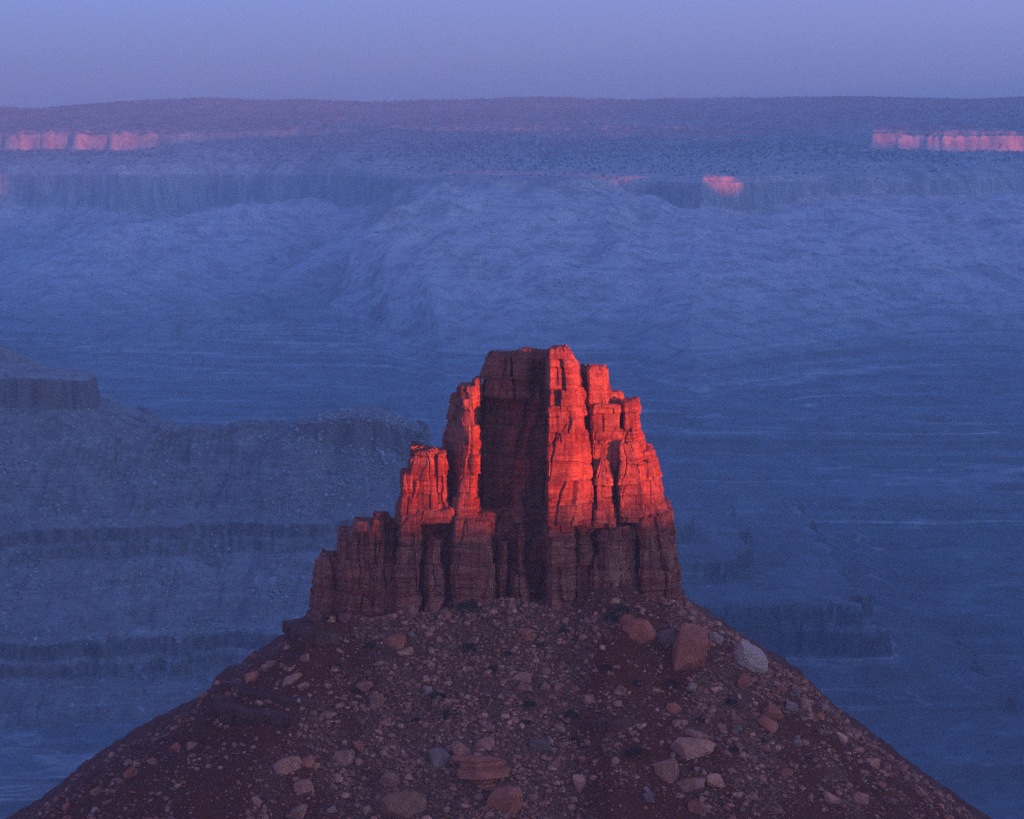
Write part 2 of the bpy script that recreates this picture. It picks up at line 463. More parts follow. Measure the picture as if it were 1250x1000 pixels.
# ------------------------------------------------------------------ the nearer mesa with its capped knob
def mesa_height(x, y):
    Y0 = 2500.0
    sxy = lambda px, py: (X(px, py, Y0))
    w1 = f2(x / 150, y / 150, 4, 103)
    w2 = f2(x / 28, y / 60, 4, 107)
    w3 = f2(x / 8, y / 20, 3, 109)
    def form(px0, px1, yc, half, top, cliff, slope, ridge_w=1.0):
        x0, x1 = sxy(px0, 480), sxy(px1, 480)
        dx = np.maximum(np.maximum(x0 - x, x - x1), 0)
        dy = np.abs(y - yc)
        d = np.hypot(dx, np.maximum(dy - half * 0.4, 0)) - half * 0.6 + (9 * w1 + 4.0 * w2 + 1.5 * w3) * ridge_w
        drop = profile(d, [(-200, 0), (-8, 1.5), (0, 4), (6, 4)]) + cliff * profile(d, [(0, 0), (3.5, 1.0)])
        drop = drop + np.maximum(d - 3.5, 0) * slope
        return top - drop
    pxx = x / (y * CP + 230 * SP) * F + 625
    topA = np.interp(pxx, [-400, 0, 40, 60, 110], [Zp(448, Y0), Zp(448, Y0), Zp(449, Y0), Zp(450, Y0), Zp(454, Y0)])
    A = form(-420, 76, 2500, 55, topA, 24, 0.60, 1.7)
    topB = np.interp(pxx, [330, 380, 420, 450, 480, 500, 512], [Zp(512, Y0), Zp(504, Y0), Zp(497, Y0), Zp(496, Y0), Zp(502, Y0), Zp(511, Y0), Zp(516, Y0)])
    B = form(392, 488, 2490, 40, topB, 24 * sstep(330, 440, pxx) + 5, 0.60)
    topC = np.interp(pxx, [80, 150, 200, 260, 330, 400], [Zp(505, Y0), Zp(512, Y0), Zp(521, Y0), Zp(520, Y0), Zp(516, Y0), Zp(510, Y0)])
    C_ = form(130, 420, 2500, 16, topC, 5, 0.58)
    hx, hy = sxy(-75, 420), 2580.0
    D = Zp(392, 2580) - 0.52 * np.hypot(x - hx, y - hy) + 3 * w1 + 1.2 * w2
    h = np.maximum(np.maximum(A, B), np.maximum(C_, D))
    gul = f2(x / 34 + 0.5 * w1, y / 220, 4, 113, 0.55, True)
    h = h + np.where(h < -262, 7.5 * gul + 2.6 * w2, 0.8 * w2) + 0.9 * w3 + 0.5 * f2(x / 3.5, y / 3.5, 2, 117)
    # hard beds make cliffs, soft beds slopes
    zs = [-600, -452, -414, -406, -402, -399, -396, -384, -345, -338, -334, -331, -328, -316, 0]
    zt = [-600, -454, -420, -416, -406, -403, -391, -384, -350, -347, -339, -335, -325, -317, 0]
    sh = 9 * w1 + 3 * w2
    return np.interp(h + sh, zs, zt) - sh

def build_mesa():
    xs = np.arange(-690, 300, 1.15)
    ys = np.concatenate([np.arange(2010, 2560, 1.25), np.arange(2560, 2900, 6.0)])
    Y, Xx = np.meshgrid(ys, xs, indexing='ij')
    h = mesa_height(Xx.ravel(), Y.ravel())
    v = np.stack([Xx.ravel(), Y.ravel(), h], 1)
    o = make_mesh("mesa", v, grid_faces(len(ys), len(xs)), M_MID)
    tag(o, "blue shadowed mesa with capped knob and bouldery slope behind the butte", "mesa", kind="structure")

# ------------------------------------------------------------------ unseen ridge behind the camera, shaped so its shadow lies on everything low
def build_ridge():
    a = SUN_AZ
    cx, sx = math.cos(a), math.sin(a)
    te = math.tan(SUN_EL)
    lanes = np.arange(-1500, 9000, 4.0)
    base = 1000.0                                            # distance of the ridge towards the sun
    # shadow height wanted on what lies in each lane
    lane_b = 600 * sx
    c_b = -600 * cx
    top_b = Zp(629, 598) + (base - c_b) * te
    key = [(-1500, 10), (0, 6), (lane_b - 160, -40), (lane_b - 60, top_b + 4), (lane_b - 16, top_b + 2.2), (lane_b - 11, top_b), (lane_b + 60, top_b), (lane_b + 200, 10), (1200, 70), (3000, 150), (4600, 330), (5300, 390)]
    def wall_top(px, yy, zz):
        xw = X(px, 160, yy)
        return xw * cx + yy * sx, zz + (base - (xw * sx - yy * cx)) * te
    # gaps cut in the skyline to let the last light onto parts of the far wall
    def lit_above(px, py):
        d = np.array([(px - 625.0) / F, CP + (500.0 - py) / F * SP, -SP + (500.0 - py) / F * CP])
        Y = np.arange(5200, 9600, 4.0)
        p = d[None] / d[1] * Y[:, None]
        q = p[np.argmax(p[:, 2] < far_height(p[:, 0], p[:, 1]))]
        return q[0] * cx + q[1] * sx, q[2] + (base - (q[0] * sx - q[1] * cx)) * te
    up = lambda k, dl, dz: (k[0] + dl, k[1] + dz)
    a0, a1, a2 = lit_above(868, 226), lit_above(888, 233), lit_above(906, 227)
    key += [up(a0, -110, 230), up(a0, -45, 130), up(a0, -15, 35), a0, a1, a2, up(a2, 8, 40), up(a2, 14, 60), up(a2, 28, 230)]
    b = [lit_above(0, 184), lit_above(62, 186), lit_above(172, 179), lit_above(186, 163), lit_above(300, 160), lit_above(400, 157)]
    key += [up(b[0], -70, 150), up(b[0], -40, 70)] + b + [up(b[-1], 60, 60)]
    c_ = [up(lit_above(1075, 181), -25, 14), lit_above(1085, 176), lit_above(1150, 180), lit_above(1200, 184), lit_above(1250, 186), lit_above(1320, 186)]
    c_.sort()
    key += [up(c_[0], -30, 70)] + c_ + [up(c_[-1], 60, 160), up(c_[-1], 900, 260)]
    key = sorted(key)
    key += [(9000, key[-1][1])]
    ks, kz = zip(*sorted(key))
    top = np.interp(lanes, ks, kz)
    top = top + 14 * f2(lanes / 45, lanes * 0, 4, 201) * sstep(900, 2500, lanes) + 1.5 * f2(lanes / 22, lanes * 0, 3, 203) * sstep(900, 700, lanes)
    prof = [(-420, -470), (-300, -400), (-160, -300), (-60, -200), (-30, -150), (-18, -60), (-6, -6), (0, 0), (30, 0), (60, -3), (90, -40), (220, -160), (420, -470)]
    verts = []
    for off, dz in prof:
        wob = 10 * f2(lanes / 80, lanes * 0 + off, 3, 207) * (0 if dz > -5 else 1)
        c = base + off + wob
        z = np.maximum(top + dz, -480) if dz > -470 else top * 0 - 480
        verts.append(np.stack([lanes * cx + c * sx, lanes * sx - c * cx, z], 1))
    v = np.concatenate(verts)
    o = make_mesh("shadowing_mesa", v, grid_faces(len(prof), len(lanes)), M_MID)
    tag(o, "unseen long mesa behind the viewer, shaped to shade the canyon", "mesa", kind="structure")

# ------------------------------------------------------------------ talus cone under the butte
XL, XR, YC, HALF = X(392, 755, 606), X(826, 735, 606), 617.0, 18.0
BASE_PX = [300, 383, 430, 480, 550, 610, 660, 700, 735, 760, 800, 835, 900]
BASE_PY = [766, 762, 764, 754, 746, 733, 742, 741, 716, 716, 735, 742, 745]
S = 0.1745                                                 # metres a picture pixel spans here

def talus_height(x, y, fine=True):
    px = np.clip(x, XL, XR) / S + 625.0
    zb = np.interp(px, BASE_PX, [Zp(b, 600) for b in BASE_PY])
    dl = np.maximum(XL - x, 0); dr = np.maximum(x - XR, 0); dyy = np.maximum(np.abs(y - YC) - HALF, 0)
    dx = dl + dr
    d = np.hypot(dx, dyy)
    w1 = f2(x / 22, y / 22, 4, 303)
    dw = d + 1.6 * w1 * sstep(0, 8, d)
    k = 1 / S
    L = profile(dw * k, [(0, 0), (20, 12), (28, 15), (34, 34), (113, 86), (117, 98), (146, 104), (152, 128), (235, 170), (300, 210), (372, 268), (4000, 2700)]) * S
    R = profile(dw * k, [(0, 2), (35, 33), (100, 77), (165, 120), (225, 178), (285, 222), (352, 276), (4000, 2850)]) * S
    Fr = 0.69 * dw
    wl = np.where(d > 0, dl / np.maximum(d, 1e-3), 0); wr = np.where(d > 0, dr / np.maximum(d, 1e-3), 0)
    wl = sstep(0.25, 0.80, wl); wr = wr ** 1.3
    drop = Fr * (1 - np.maximum(wl, wr)) + L * wl * (wl >= wr) + R * wr * (wr > wl)
    h = zb - drop
    # an eroded scarp of red beds on the front of the slope
    pxx = x / S + 625
    sc = sstep(690, 725, pxx) * sstep(835, 800, pxx)
    e = (y - 583.5 + 1.6 * n2(x / 5, x * 0 + 2, 311))
    h = h + sc * (0.7 * sstep(-0.3, 0.35, e) - 0.7 * sstep(0.3, 7, e)) * sstep(560, 570, y)
    h = h + 0.95 * w1 * sstep(0, 10, d)
    # debris piled against the foot of the cliff, shallow chutes further down
    h = h + 1.5 * sstep(8, 0.5, d) * np.clip(f2(x / 5.5, y / 9, 3, 305) + 0.1, 0, 1)
    h = h + 0.9 * sstep(5, 16, d) * f2((x + 0.3 * y) / 13, y / 55, 3, 307, 0.5, True)
    # thin hard beds crop out as ledges round the flanks
    st = 4.6
    q = (h + 1.2 * w1) / st + 0.35
    fr = q - np.floor(q)
    led = st * (np.floor(q) + np.where(fr < 0.8, fr * 0.72 / 0.8, 0.72 + (fr - 0.8) * 1.4)) - 0.35 * st - 1.2 * w1
    am = np.clip(0.1 + 0.75 * np.maximum(wl, wr) + 0.9 * f2(x / 14, y / 14, 2, 319), 0, 1) * sstep(2, 9, d)
    h = h + (led - h) * am
    if fine:
        h = h + 1.0 * np.maximum(wl, wr) * sstep(3, 10, d) * f2(x / 5.0, y / 5.0, 4, 323, 0.6, True)
        h = h + 0.42 * f2(x / 3.6, y / 3.2, 4, 313, 0.6) + 0.10 * f2(x / 0.8, y / 0.8, 2, 317)
    return h

def rubble_amount(x, y):
    pxx = x / S + 625
    a = 0.58 + 0.5 * f2(x / 9, y / 9, 3, 331) + 0.25 * f2(x / 25, y / 25, 2, 333)
    a = a - 0.22 * f2((x + 0.3 * y) / 13, y / 55, 3, 307, 0.5, True)
    a = a + 0.30 * sstep(420, 520, pxx) * sstep(740, 660, pxx)
    fall = (YC - HALF - y)
    edge = 470 - 2.2 * fall                                   # the smooth red flank lies beyond this
    a = a - 0.50 * sstep(edge - 20, edge - 90, pxx)
    a = a - 0.30 * sstep(700, 725, pxx) * sstep(840, 800, pxx) * sstep(590, 585, y)
    a = a - 0.22 * sstep(900, 1000, pxx)
    return np.clip(a, 0, 1)

def axis(lo, a, b, hi, step):
    mid = np.arange(a, b, step)
    n = 40
    left = a - np.geomspace(step, a - lo, n)[::-1]
    right = b + np.geomspace(step, hi - b, n)
    return np.concatenate([left, mid, right])

def build_talus():
    xs = axis(-620, -112, 112, 620, 0.30)
    ys = axis(40, 545, 604, 1250, 0.30)
    Y, Xx = np.meshgrid(ys, xs, indexing='ij')
    h = talus_height(Xx.ravel(), Y.ravel())
    v = np.stack([Xx.ravel(), Y.ravel(), h], 1)
    o = make_mesh("talus_slope", v, grid_faces(len(ys), len(xs)), M_SOIL, attrs={"rubble": rubble_amount(Xx.ravel(), Y.ravel())})
    tag(o, "dark red talus slope under the butte", "slope", kind="structure")

# ------------------------------------------------------------------ blocks of the butte
_r = np.random.default_rng(5)
BEDS = np.cumsum(_r.choice([0.7, 1.1, 1.7, 2.5, 3.6, 4.6], 50, p=[.12, .2, .22, .2, .16, .1])) - 140.0

GBEDS = np.cumsum(_r.uniform(3.0, 8.0, 30)) - 145.0

def block(name, bot, top, pyb, pyt, parent, seed=0, depth=0.0, rough=1.0, step=0.22, mid=None, capbump=1.0, joint=6.0, mat=None, label=None, bow=0.0):
    """bot/top: outline (picture column, metres behind the front plane), counter-clockwise seen from above starting front left; mid: optional list of (py, outline)"""
    levels = [(pyb, bot)] + list(mid or []) + [(pyt, top)]
    pts = []
    for py, poly in levels:
        zf = Zp(py, 600)
        pts.append(np.array([[(px - 625.0) / F * ((600 + d + depth) * CP - zf * SP), 600 + d + depth, zf] for px, d in poly]))
    base = max(pts, key=lambda p: np.sum(np.hypot(*np.diff(np.vstack([p, p[:1]])[:, :2], axis=0).T)))
    seg = np.hypot(*np.diff(np.vstack([base, base[:1]])[:, :2], axis=0).T)
    back = np.array([(base[i][1] + base[(i + 1) % len(base)][1]) / 2 for i in range(len(base))])
    cnt = np.maximum(2, np.round(seg / np.where(back > 618, step * 3, step))).astype(int)
    loops = []
    for p in pts:
        q = []
        for i, n in enumerate(cnt):
            t = np.arange(n)[:, None] / n
            q.append(p[i] * (1 - t) + p[(i + 1) % len(p)] * t)
        loops.append(np.concatenate(q))
    # round the corners slightly
    for l in loops:
        for _ in range(2):
            l[:, :2] = 0.5 * l[:, :2] + 0.25 * (np.roll(l, 1, 0)[:, :2] + np.roll(l, -1, 0)[:, :2])
    nloop = len(loops[0])
    d0 = np.diff(np.vstack([loops[0], loops[0][:1]]), axis=0)
    u = np.concatenate([[0], np.cumsum(np.hypot(d0[:, 0], d0[:, 1]))])[:-1]
    zz = [l[0, 2] for l in loops]
    nr = max(6, int(round((zz[-1] - zz[0]) / step)))
    zr = np.linspace(zz[0], zz[-1], nr)
    rings = []
    for z in zr:
        k = min(len(zz) - 2, int(np.searchsorted(zz, z, side='right') - 1)); k = max(k, 0)
        t = (z - zz[k]) / (zz[k + 1] - zz[k])
        l = loops[k] * (1 - t) + loops[k + 1] * t
        l[:, 2] = z
        rings.append(l)
    P = np.array(rings)                                     # (nr, nloop, 3)
    tan = np.roll(P, -1, 1) - np.roll(P, 1, 1)
    N = np.stack([tan[..., 1], -tan[..., 0], np.zeros_like(tan[..., 0])], -1)
    for _ in range(3):
        N = 0.5 * N + 0.25 * (np.roll(N, 1, 1) + np.roll(N, -1, 1))
    N /= np.linalg.norm(N, axis=-1, keepdims=True) + 1e-9
    p = P.reshape(-1, 3); n = N.reshape(-1, 3)
    U = np.tile(u, nr)
    z = p[:, 2] + 0.7 * f3(p / np.array([9., 9., 9.]), 2, 401) + 0.02 * p[:, 0]
    idx = np.searchsorted(BEDS, z)
    lo = BEDS[np.clip(idx - 1, 0, len(BEDS) - 1)]; hi = BEDS[np.clip(idx, 0, len(BEDS) - 1)]
    db = np.minimum(z - lo, hi - z)
    off = (rnd(idx, 0, 7) - 0.5) * 0.55
    # thick beds stand out as ledges
    gi = np.searchsorted(GBEDS, z + 1.2 * f3(p / np.array([14., 14., 40.]), 1, seed + 3))
    glo = GBEDS[np.clip(gi - 1, 0, len(GBEDS) - 1)]; ghi = GBEDS[np.clip(gi, 0, len(GBEDS) - 1)]
    gfr = np.clip((z - glo) / (ghi - glo), 0, 1)
    off += (rnd(gi, 0, 8) - 0.5) * 1.0
    off -= 0.55 * np.exp(-(np.minimum(z - glo, ghi - z) / 0.16) ** 2) * (0.4 + 0.6 * rnd(gi, 3, 8))
    # blocks within a bed
    w = 1.4 + joint * rnd(idx, 1, 9)
    uu = (U + 60 * rnd(idx, 2, seed + 11) + 0.25 * f3(p / 2.0, 2, 405)) / w
    j = np.floor(uu).astype(np.int64)
    dj = np.minimum(uu - j, 1 - (uu - j)) * w
    rb = rnd(idx, j, seed + 13)
    off += (rb - 0.5) * 0.40 - 0.7 * (rb > 0.90)
    off -= 0.28 * np.exp(-(db / 0.12) ** 2) * rnd(idx, 5, 21) + 0.20 * np.exp(-(dj / 0.10) ** 2)
    # fractures: they lean, wander and change from one thick bed to the next; flat, turned panels lie between them
    fw = 5.2
    lean = (rnd(np.array([seed]), 3, 5)[0] - 0.5) * 0.5
    fu = (U + 1.5 * f3(p / np.array([8., 8., 6.]), 3, seed + 31) + lean * (p[:, 2] + 90)) / fw + 0.31 * seed
    fu = fu + 0.33 * rnd(gi // 2, 9, seed + 30)
    fj = np.floor(fu).astype(np.int64)
    fr = fu - fj
    cut = 0.12 + 0.76 * rnd(fj, gi // 2, seed + 33)
    dc = np.abs(fr - cut) * fw
    panel = np.where(fr > cut, fj, fj - 1)
    pf = np.where(fr > cut, fr - cut, fr + 1 - cut) * fw
    hb = rnd(panel, gi, seed + 36)
    off += (rnd(panel, 0, seed + 35) - 0.5) * 1.1 + (hb - 0.5) * 1.25 - 1.3 * (hb > 0.86)
    off += (rnd(panel, gi, seed + 38) - 0.5) * 0.9 * (pf - 0.5 * fw) * 0.6
    off += (rnd(panel, gi, seed + 39) - 0.5) * 1.1 * (gfr - 0.5)
    act = rnd(fj, gi // 2, seed + 37) > 0.25
    off -= act * (0.5 + 1.0 * rnd(fj, gi // 2, seed + 40)) * np.exp(-(dc / 0.14) ** 2)
    # oblique breaks
    ob = (U * 0.8 + (p[:, 2]) * (0.9 if seed % 2 else -0.9) + 2.0 * f3(p / 7.0, 2, seed + 61)) / 6.5
    oj = np.floor(ob).astype(np.int64)
    off += (rnd(oj, 0, seed + 62) - 0.5) * 0.7
    off -= 0.4 * np.exp(-(np.minimum(ob - oj, 1 - ob + oj) * 6.5 / 0.14) ** 2) * (rnd(oj, 1, seed + 63) > 0.4)
    # broken surface
    off += 0.40 * f3(p / 4.5, 3, seed + 41) + 0.18 * f3(p / 1.1, 3, seed + 43)
    off *= rough
    off += bow * np.sin(np.clip((p[:, 2] - zr[0]) / (zr[-1] - zr[0]), 0, 1) * math.pi)
    p = p + n * off[:, None]
    side = p.reshape(nr, nloop, 3)
    # top: step in towards the centre with broken, stepped blocks
    c = side[-1].mean(0)
    caps = [side]
    nk = 14
    bump = 0
    for k in range(1, nk + 1):
        s = 1 - (k / nk) ** 1.2 * 0.995
        if k == 1:
            s = 0.985
        ring = c + (side[-1] - c) * s
        q = ring.copy(); q[:, 2] = 0
        st = np.round(1.6 * f3(q / 3.0, 2, seed + 51) / 0.5) * 0.5 + 0.5 * f3(q / 1.2, 2, seed + 53)
        ring[:, 2] = zr[-1] + capbump * (0.25 * min(k, 3) + st * min(1, k / 2.0))
        caps.append(ring[None])
    V = np.concatenate(caps)
    o = make_mesh(name, V.reshape(-1, 3), grid_faces(V.shape[0], nloop, True), mat or M_CLIFF, parent, True, 38)
    if label:
        o["label"] = label
    return o

def build_butte():
    root = bpy.data.objects.new("rock_butte", None)
    root.location = (0, 0, 0)
    COL.objects.link(root)
    tag(root, "red sandstone butte whose upper towers glow in the last sun above its shadowed lower cliff", "butte")
    B = lambda *a, **k: block(*a, parent=root, **k)
    # the lower cliff and its columns
    B("lower_cliff",
      [(476, 8), (482, 3.5), (506, 2.5), (511, 6.5), (517, 6.5), (530, 4), (543, 6.0), (551, 7.0), (560, 4), (598, 4), (604, 8.5), (664, 7.5), (669, 2.0), (697, 2.0), (701, 6.5), (708, 4), (722, 4), (727, 4.5), (775, 5), (780, 6.5), (786, 3.5), (824, 4.5), (829, 9), (831, 22), (815, 34), (500, 34), (478, 20)],
      [(484, 8), (488, 4.5), (507, 3.5), (512, 6.5), (517, 6.5), (530, 5), (543, 6.5), (551, 7.0), (558, 4.5), (597, 4.5), (604, 8.5), (664, 8), (669, 2.5), (697, 2.5), (701, 6.5), (708, 5), (722, 5), (727, 5.5), (772, 6), (777, 7), (783, 4.5), (814, 6), (818, 10), (819, 22), (808, 32), (506, 32), (486, 20)],
      pyb=775, pyt=631, seed=1, capbump=0.35, label="shadowed banded lower cliff of the butte")
    B("column", [(481, 2.2), (485, 0.2), (510, 0.0), (512, 3.5), (511, 10), (482, 10)], [(486, 3), (489, 1.4), (510, 1.2), (513, 4), (512, 10), (487, 10)], pyb=775, pyt=633, seed=2, rough=0.7, capbump=0.4)
    B("column", [(516, 3.0), (523, -0.4), (540, 0.4), (544, 4.0), (543, 10), (518, 10)], [(525, 4), (530, 2.0), (539, 2.2), (542, 5), (541, 10), (527, 10)], pyb=775, pyt=661, seed=3, rough=0.7, capbump=0.9)
    B("column", [(551, 2.0), (554, -1.2), (597, -1.5), (602, 2.0), (600, 10), (553, 10)], [(553, 2.6), (556, 1.0), (590, 0.7), (599, 3.0), (598, 10), (555, 10)], pyb=770, pyt=638, seed=4, rough=0.55, capbump=0.5,
      mid=[(680, [(551, 2.2), (554, -0.4), (598, -0.8), (603, 2.4), (601, 10), (553, 10)])])
    B("column", [(603, 4), (608, 2.0), (620, 2.2), (624, 4.4), (622, 9), (605, 9)], [(608, 5), (611, 3.6), (619, 3.6), (622, 5.4), (621, 9), (609, 9)], pyb=765, pyt=668, seed=5, rough=0.5, capbump=0.6)
    B("column", [(628, 6), (632, 3.8), (640, 3.6), (644, 6), (642, 11), (630, 11)], [(630, 6.5), (632, 4.8), (639, 4.6), (642, 6.5), (641, 11), (632, 11)], pyb=765, pyt=640, seed=6, rough=0.5, capbump=0.6)
    B("column", [(668, 2.0), (672, -2.0), (699, -1.8), (704, 2), (702, 9), (670, 9)], [(668, 2.0), (671, -1.6), (699, -0.6), (703, 2.6), (701, 9), (670, 9)], pyb=775, pyt=630, seed=7, rough=0.65, capbump=0.3)
    B("column", [(702, 2.6), (706, 0.4), (722, 0.9), (726, 3.2), (724, 9), (704, 9)], [(703, 3.2), (707, 1.8), (722, 2.2), (725, 4), (723, 9), (705, 9)], pyb=770, pyt=642, seed=8, rough=0.6, capbump=0.6)
    B("column", [(780, 3), (785, 0.6), (818, 1.8), (828, 6), (830, 14), (784, 14)], [(780, 4), (784, 2.2), (810, 3.4), (817, 7), (817, 14), (784, 14)], pyb=775, pyt=634, seed=9, rough=0.7, capbump=0.3,
      mid=[(682, [(780, 3), (785, 0.2), (818, 1.4), (828, 6), (829, 14), (784, 14)])])
    # slabs leaning at the foot
    B("slab", [(726, 0.6), (742, -0.6), (762, 0.2), (779, 2), (778, 8), (727, 8)], [(729, 3), (738, 1.6), (758, 1.8), (776, 3.4), (776, 8), (731, 8)], pyb=765, pyt=650, seed=10, rough=0.7, capbump=1.0)
    B("slab", [(720, -1.2), (726, -2.4), (735, -1.6), (738, 1), (734, 4), (722, 4)], [(722, 1), (725, 0.2), (731, 0.6), (733, 2), (731, 4), (724, 4)], pyb=760, pyt=686, seed=11, rough=0.45, capbump=0.7)
    B("slab", [(621, 0.8), (630, -1.2), (648, -0.8), (653, 2), (648, 6), (624, 6)], [(626, 3), (630, 2.0), (638, 2.2), (641, 3.4), (638, 6), (629, 6)], pyb=765, pyt=704, seed=12, rough=0.5, capbump=0.8)
    B("slab", [(820, 6), (826, 3.5), (836, 5.5), (839, 10), (836, 16), (822, 16)], [(820, 8), (824, 6.6), (829, 7.6), (831, 10), (830, 15), (822, 15)], pyb=775, pyt=703, seed=13, rough=0.6, capbump=0.8)
    # the stepped shoulder
    B("shoulder", [(404, 9), (409, 5), (432, 3.4), (442, 5), (444, 20), (412, 24)], [(411, 9), (414, 6.4), (432, 4.6), (441, 6), (442, 18), (416, 21)], pyb=785, pyt=661, seed=14, rough=0.75, capbump=0.7)
    B("shoulder", [(428, 4.5), (432, 1.6), (455, 1.2), (462, 4), (462, 20), (432, 22)], [(434, 6), (437, 3.6), (455, 2.8), (461, 5), (461, 18), (438, 20)], pyb=785, pyt=648, seed=47, rough=0.75, capbump=0.7)
    B("shoulder", [(452, 4), (456, 1.6), (470, 2.2), (475, 6), (475, 19), (455, 19)], [(456, 5.5), (459, 3.6), (470, 4), (474, 7), (474, 17), (458, 17)], pyb=785, pyt=639, seed=48, rough=0.65, capbump=0.5)
    B("shoulder", [(414, 4.4), (419, 1.0), (436, 0.4), (442, 3), (440, 9), (417, 9)], [(420, 5.5), (423, 3.4), (435, 2.8), (440, 4.4), (439, 9), (422, 9)], pyb=785, pyt=688, seed=49, rough=0.65, capbump=0.8)
    B("shoulder", [(378, 12), (384, 8), (400, 6), (412, 7.5), (416, 20), (384, 22)], [(388, 12), (391, 9.5), (402, 8.5), (411, 9), (413, 18), (392, 19)], pyb=785, pyt=690, seed=15, rough=0.8, capbump=0.9)
    B("shoulder", [(449, 3.5), (456, 1.8), (480, 2.8), (486, 8), (484, 18), (452, 18)], [(468, 8), (470, 6.5), (480, 6.5), (485, 9), (484, 16), (470, 16)], pyb=780, pyt=648, seed=16, rough=0.7, capbump=0.8)
    B("balanced_rock", [(455, 6), (458, 5), (466, 5), (470, 6.4), (468, 9), (457, 9)], [(456, 6), (459, 5), (468, 5), (472, 6.4), (470, 9), (458, 9)], pyb=642, pyt=633, seed=17, rough=0.35, capbump=0.3, step=0.2)
    B("balanced_rock", [(399, 10), (401, 9), (405, 9), (407, 10), (406, 12), (400, 12)], [(399.5, 10), (401, 9.2), (405, 9.2), (407, 10), (406, 12), (400, 12)], pyb=695, pyt=686, seed=18, rough=0.3, capbump=0.25, step=0.18)
    # upper butte: the shaded recess
    B("recess_wall", [(583, 19), (588, 16.5), (640, 12.0), (650, 17), (672, 17), (780, 12), (800, 20), (790, 32), (590, 32), (578, 20)],
      [(588, 19), (592, 17.0), (640, 12.8), (650, 17), (672, 17), (740, 16), (760, 22), (750, 30), (600, 30), (586, 20)], pyb=640, pyt=491, seed=20, rough=0.55, capbump=0.3, joint=9.0,
      label="tall smooth wall in the shaded recess")
    B("recess_wall", [(700, 14), (705, 12.5), (722, 12.5), (726, 14), (724, 24), (702, 24)], [(702, 14), (706, 13), (720, 13), (724, 14), (722, 22), (704, 22)], pyb=560, pyt=463, seed=19, rough=0.6)
    B("recess_wall", [(618, 13), (638, 9.5), (664, 10), (674, 14), (672, 22), (630, 22)], [(650, 12.5), (656, 11.0), (668, 11.5), (674, 15), (672, 22), (652, 22)], pyb=640, pyt=478, seed=21, rough=0.7, capbump=0.4, joint=8.0)
    B("summit_block", [(586, 15), (590, 12.6), (626, 10), (628, 13), (627, 26), (589, 26)], [(590, 15), (593, 13.2), (626, 10.6), (628, 13), (627, 25), (594, 25)], pyb=492, pyt=468, seed=22, rough=0.45, capbump=0.3, label="banded block under the summit caps")
    B("summit_block", [(587, 15), (591, 13), (622, 11), (627, 13), (626, 24), (591, 24)], [(597, 15), (601, 13.6), (623, 11.8), (628, 13), (627, 23), (601, 23)], pyb=469, pyt=443, seed=23, rough=0.45, capbump=0.5,
      mid=[(456, [(591, 15), (595, 13.2), (624, 11), (629, 13), (628, 24), (595, 24)])])
    B("summit_block", [(628, 11), (631, 9.6), (645, 10.2), (649, 13), (648, 25), (629, 25)], [(629, 11.6), (633, 10.6), (645, 11.0), (649, 13), (648, 23), (630, 23)], pyb=492, pyt=437, seed=24, rough=0.45, capbump=0.5)
    B("summit_block", [(644, 14), (650, 12.4), (668, 12.4), (676, 15), (674, 26), (646, 26)], [(644, 14.4), (650, 13.0), (668, 12.6), (677, 15), (675, 24), (646, 24)], pyb=492, pyt=440, seed=25, rough=0.6, capbump=0.6)
    # the lit prow
    B("prow", [(668, 12), (669, -2.4), (699, -2.2), (728, 3), (733, 14), (676, 26)], [(669, 12), (670, -1.8), (697, -1.4), (712, 3.6), (714, 14), (676, 25)], pyb=640, pyt=497, seed=26, rough=0.62, capbump=0.3, label="sunlit red prow beside the shaded recess")
    B("prow", [(669, 12), (670.5, -1.4), (699, -0.8), (713, 4.0), (714, 14), (676, 24)], [(669, 13), (671, -0.2), (690, 0.8), (696, 5), (697, 14), (678, 22)], pyb=500, pyt=434, seed=27, rough=0.55, capbump=0.8,
      mid=[(456, [(669, 12), (671, -0.8), (695, -0.2), (707, 4.6), (708, 14), (677, 24)])])
    B("prow", [(695, 1.8), (699, 0.2), (712, 1.8), (730, 5), (728, 12), (697, 12)], [(696, 3.5), (698, 2.4), (704, 3.2), (711, 6), (710, 12), (698, 12)], pyb=640, pyt=535, seed=28, rough=0.6, capbump=0.9)
    # towers stepping down
    B("tower", [(715, 9), (719, 6.6), (743, 7.4), (747, 10), (745, 19), (717, 19)], [(715.5, 9.4), (719, 7.4), (737, 8.0), (742, 10), (741, 18), (718, 18)], pyb=500, pyt=457, seed=29, rough=0.45, capbump=0.6)
    B("tower", [(720, 8), (724, 5), (758, 5.4), (762, 9), (760, 20), (722, 20)], [(719, 8.4), (722, 6.2), (756, 6.6), (758, 10), (757, 20), (722, 20)], pyb=578, pyt=499, seed=30, rough=0.5, capbump=0.4)
    B("tower", [(757, 9), (761, 6.4), (781, 7), (785, 11), (783, 20), (759, 20)], [(759, 9.4), (762, 7), (778, 7.6), (781, 11), (779, 19), (761, 19)], pyb=560, pyt=497, seed=31, rough=0.45, capbump=0.4)
    B("tower", [(744, 8.2), (752, 6.0), (778, 5.2), (788, 9), (786, 18), (746, 18)], [(750, 9), (754, 7), (774, 6.4), (783, 9.6), (782, 17), (752, 17)], pyb=600, pyt=528, seed=32, rough=0.55, capbump=0.7)
    B("pillar", [(752, 6), (757, 2.4), (788, 3.0), (797, 8), (795, 18), (755, 18)], [(754, 7), (757, 4.2), (772, 4.4), (788, 9), (787, 16), (757, 16)], pyb=640, pyt=545, seed=33, rough=0.6, capbump=0.9,
      mid=[(580, [(754, 6.6), (757, 3.4), (784, 3.8), (794, 8.6), (792, 17), (757, 17)])])
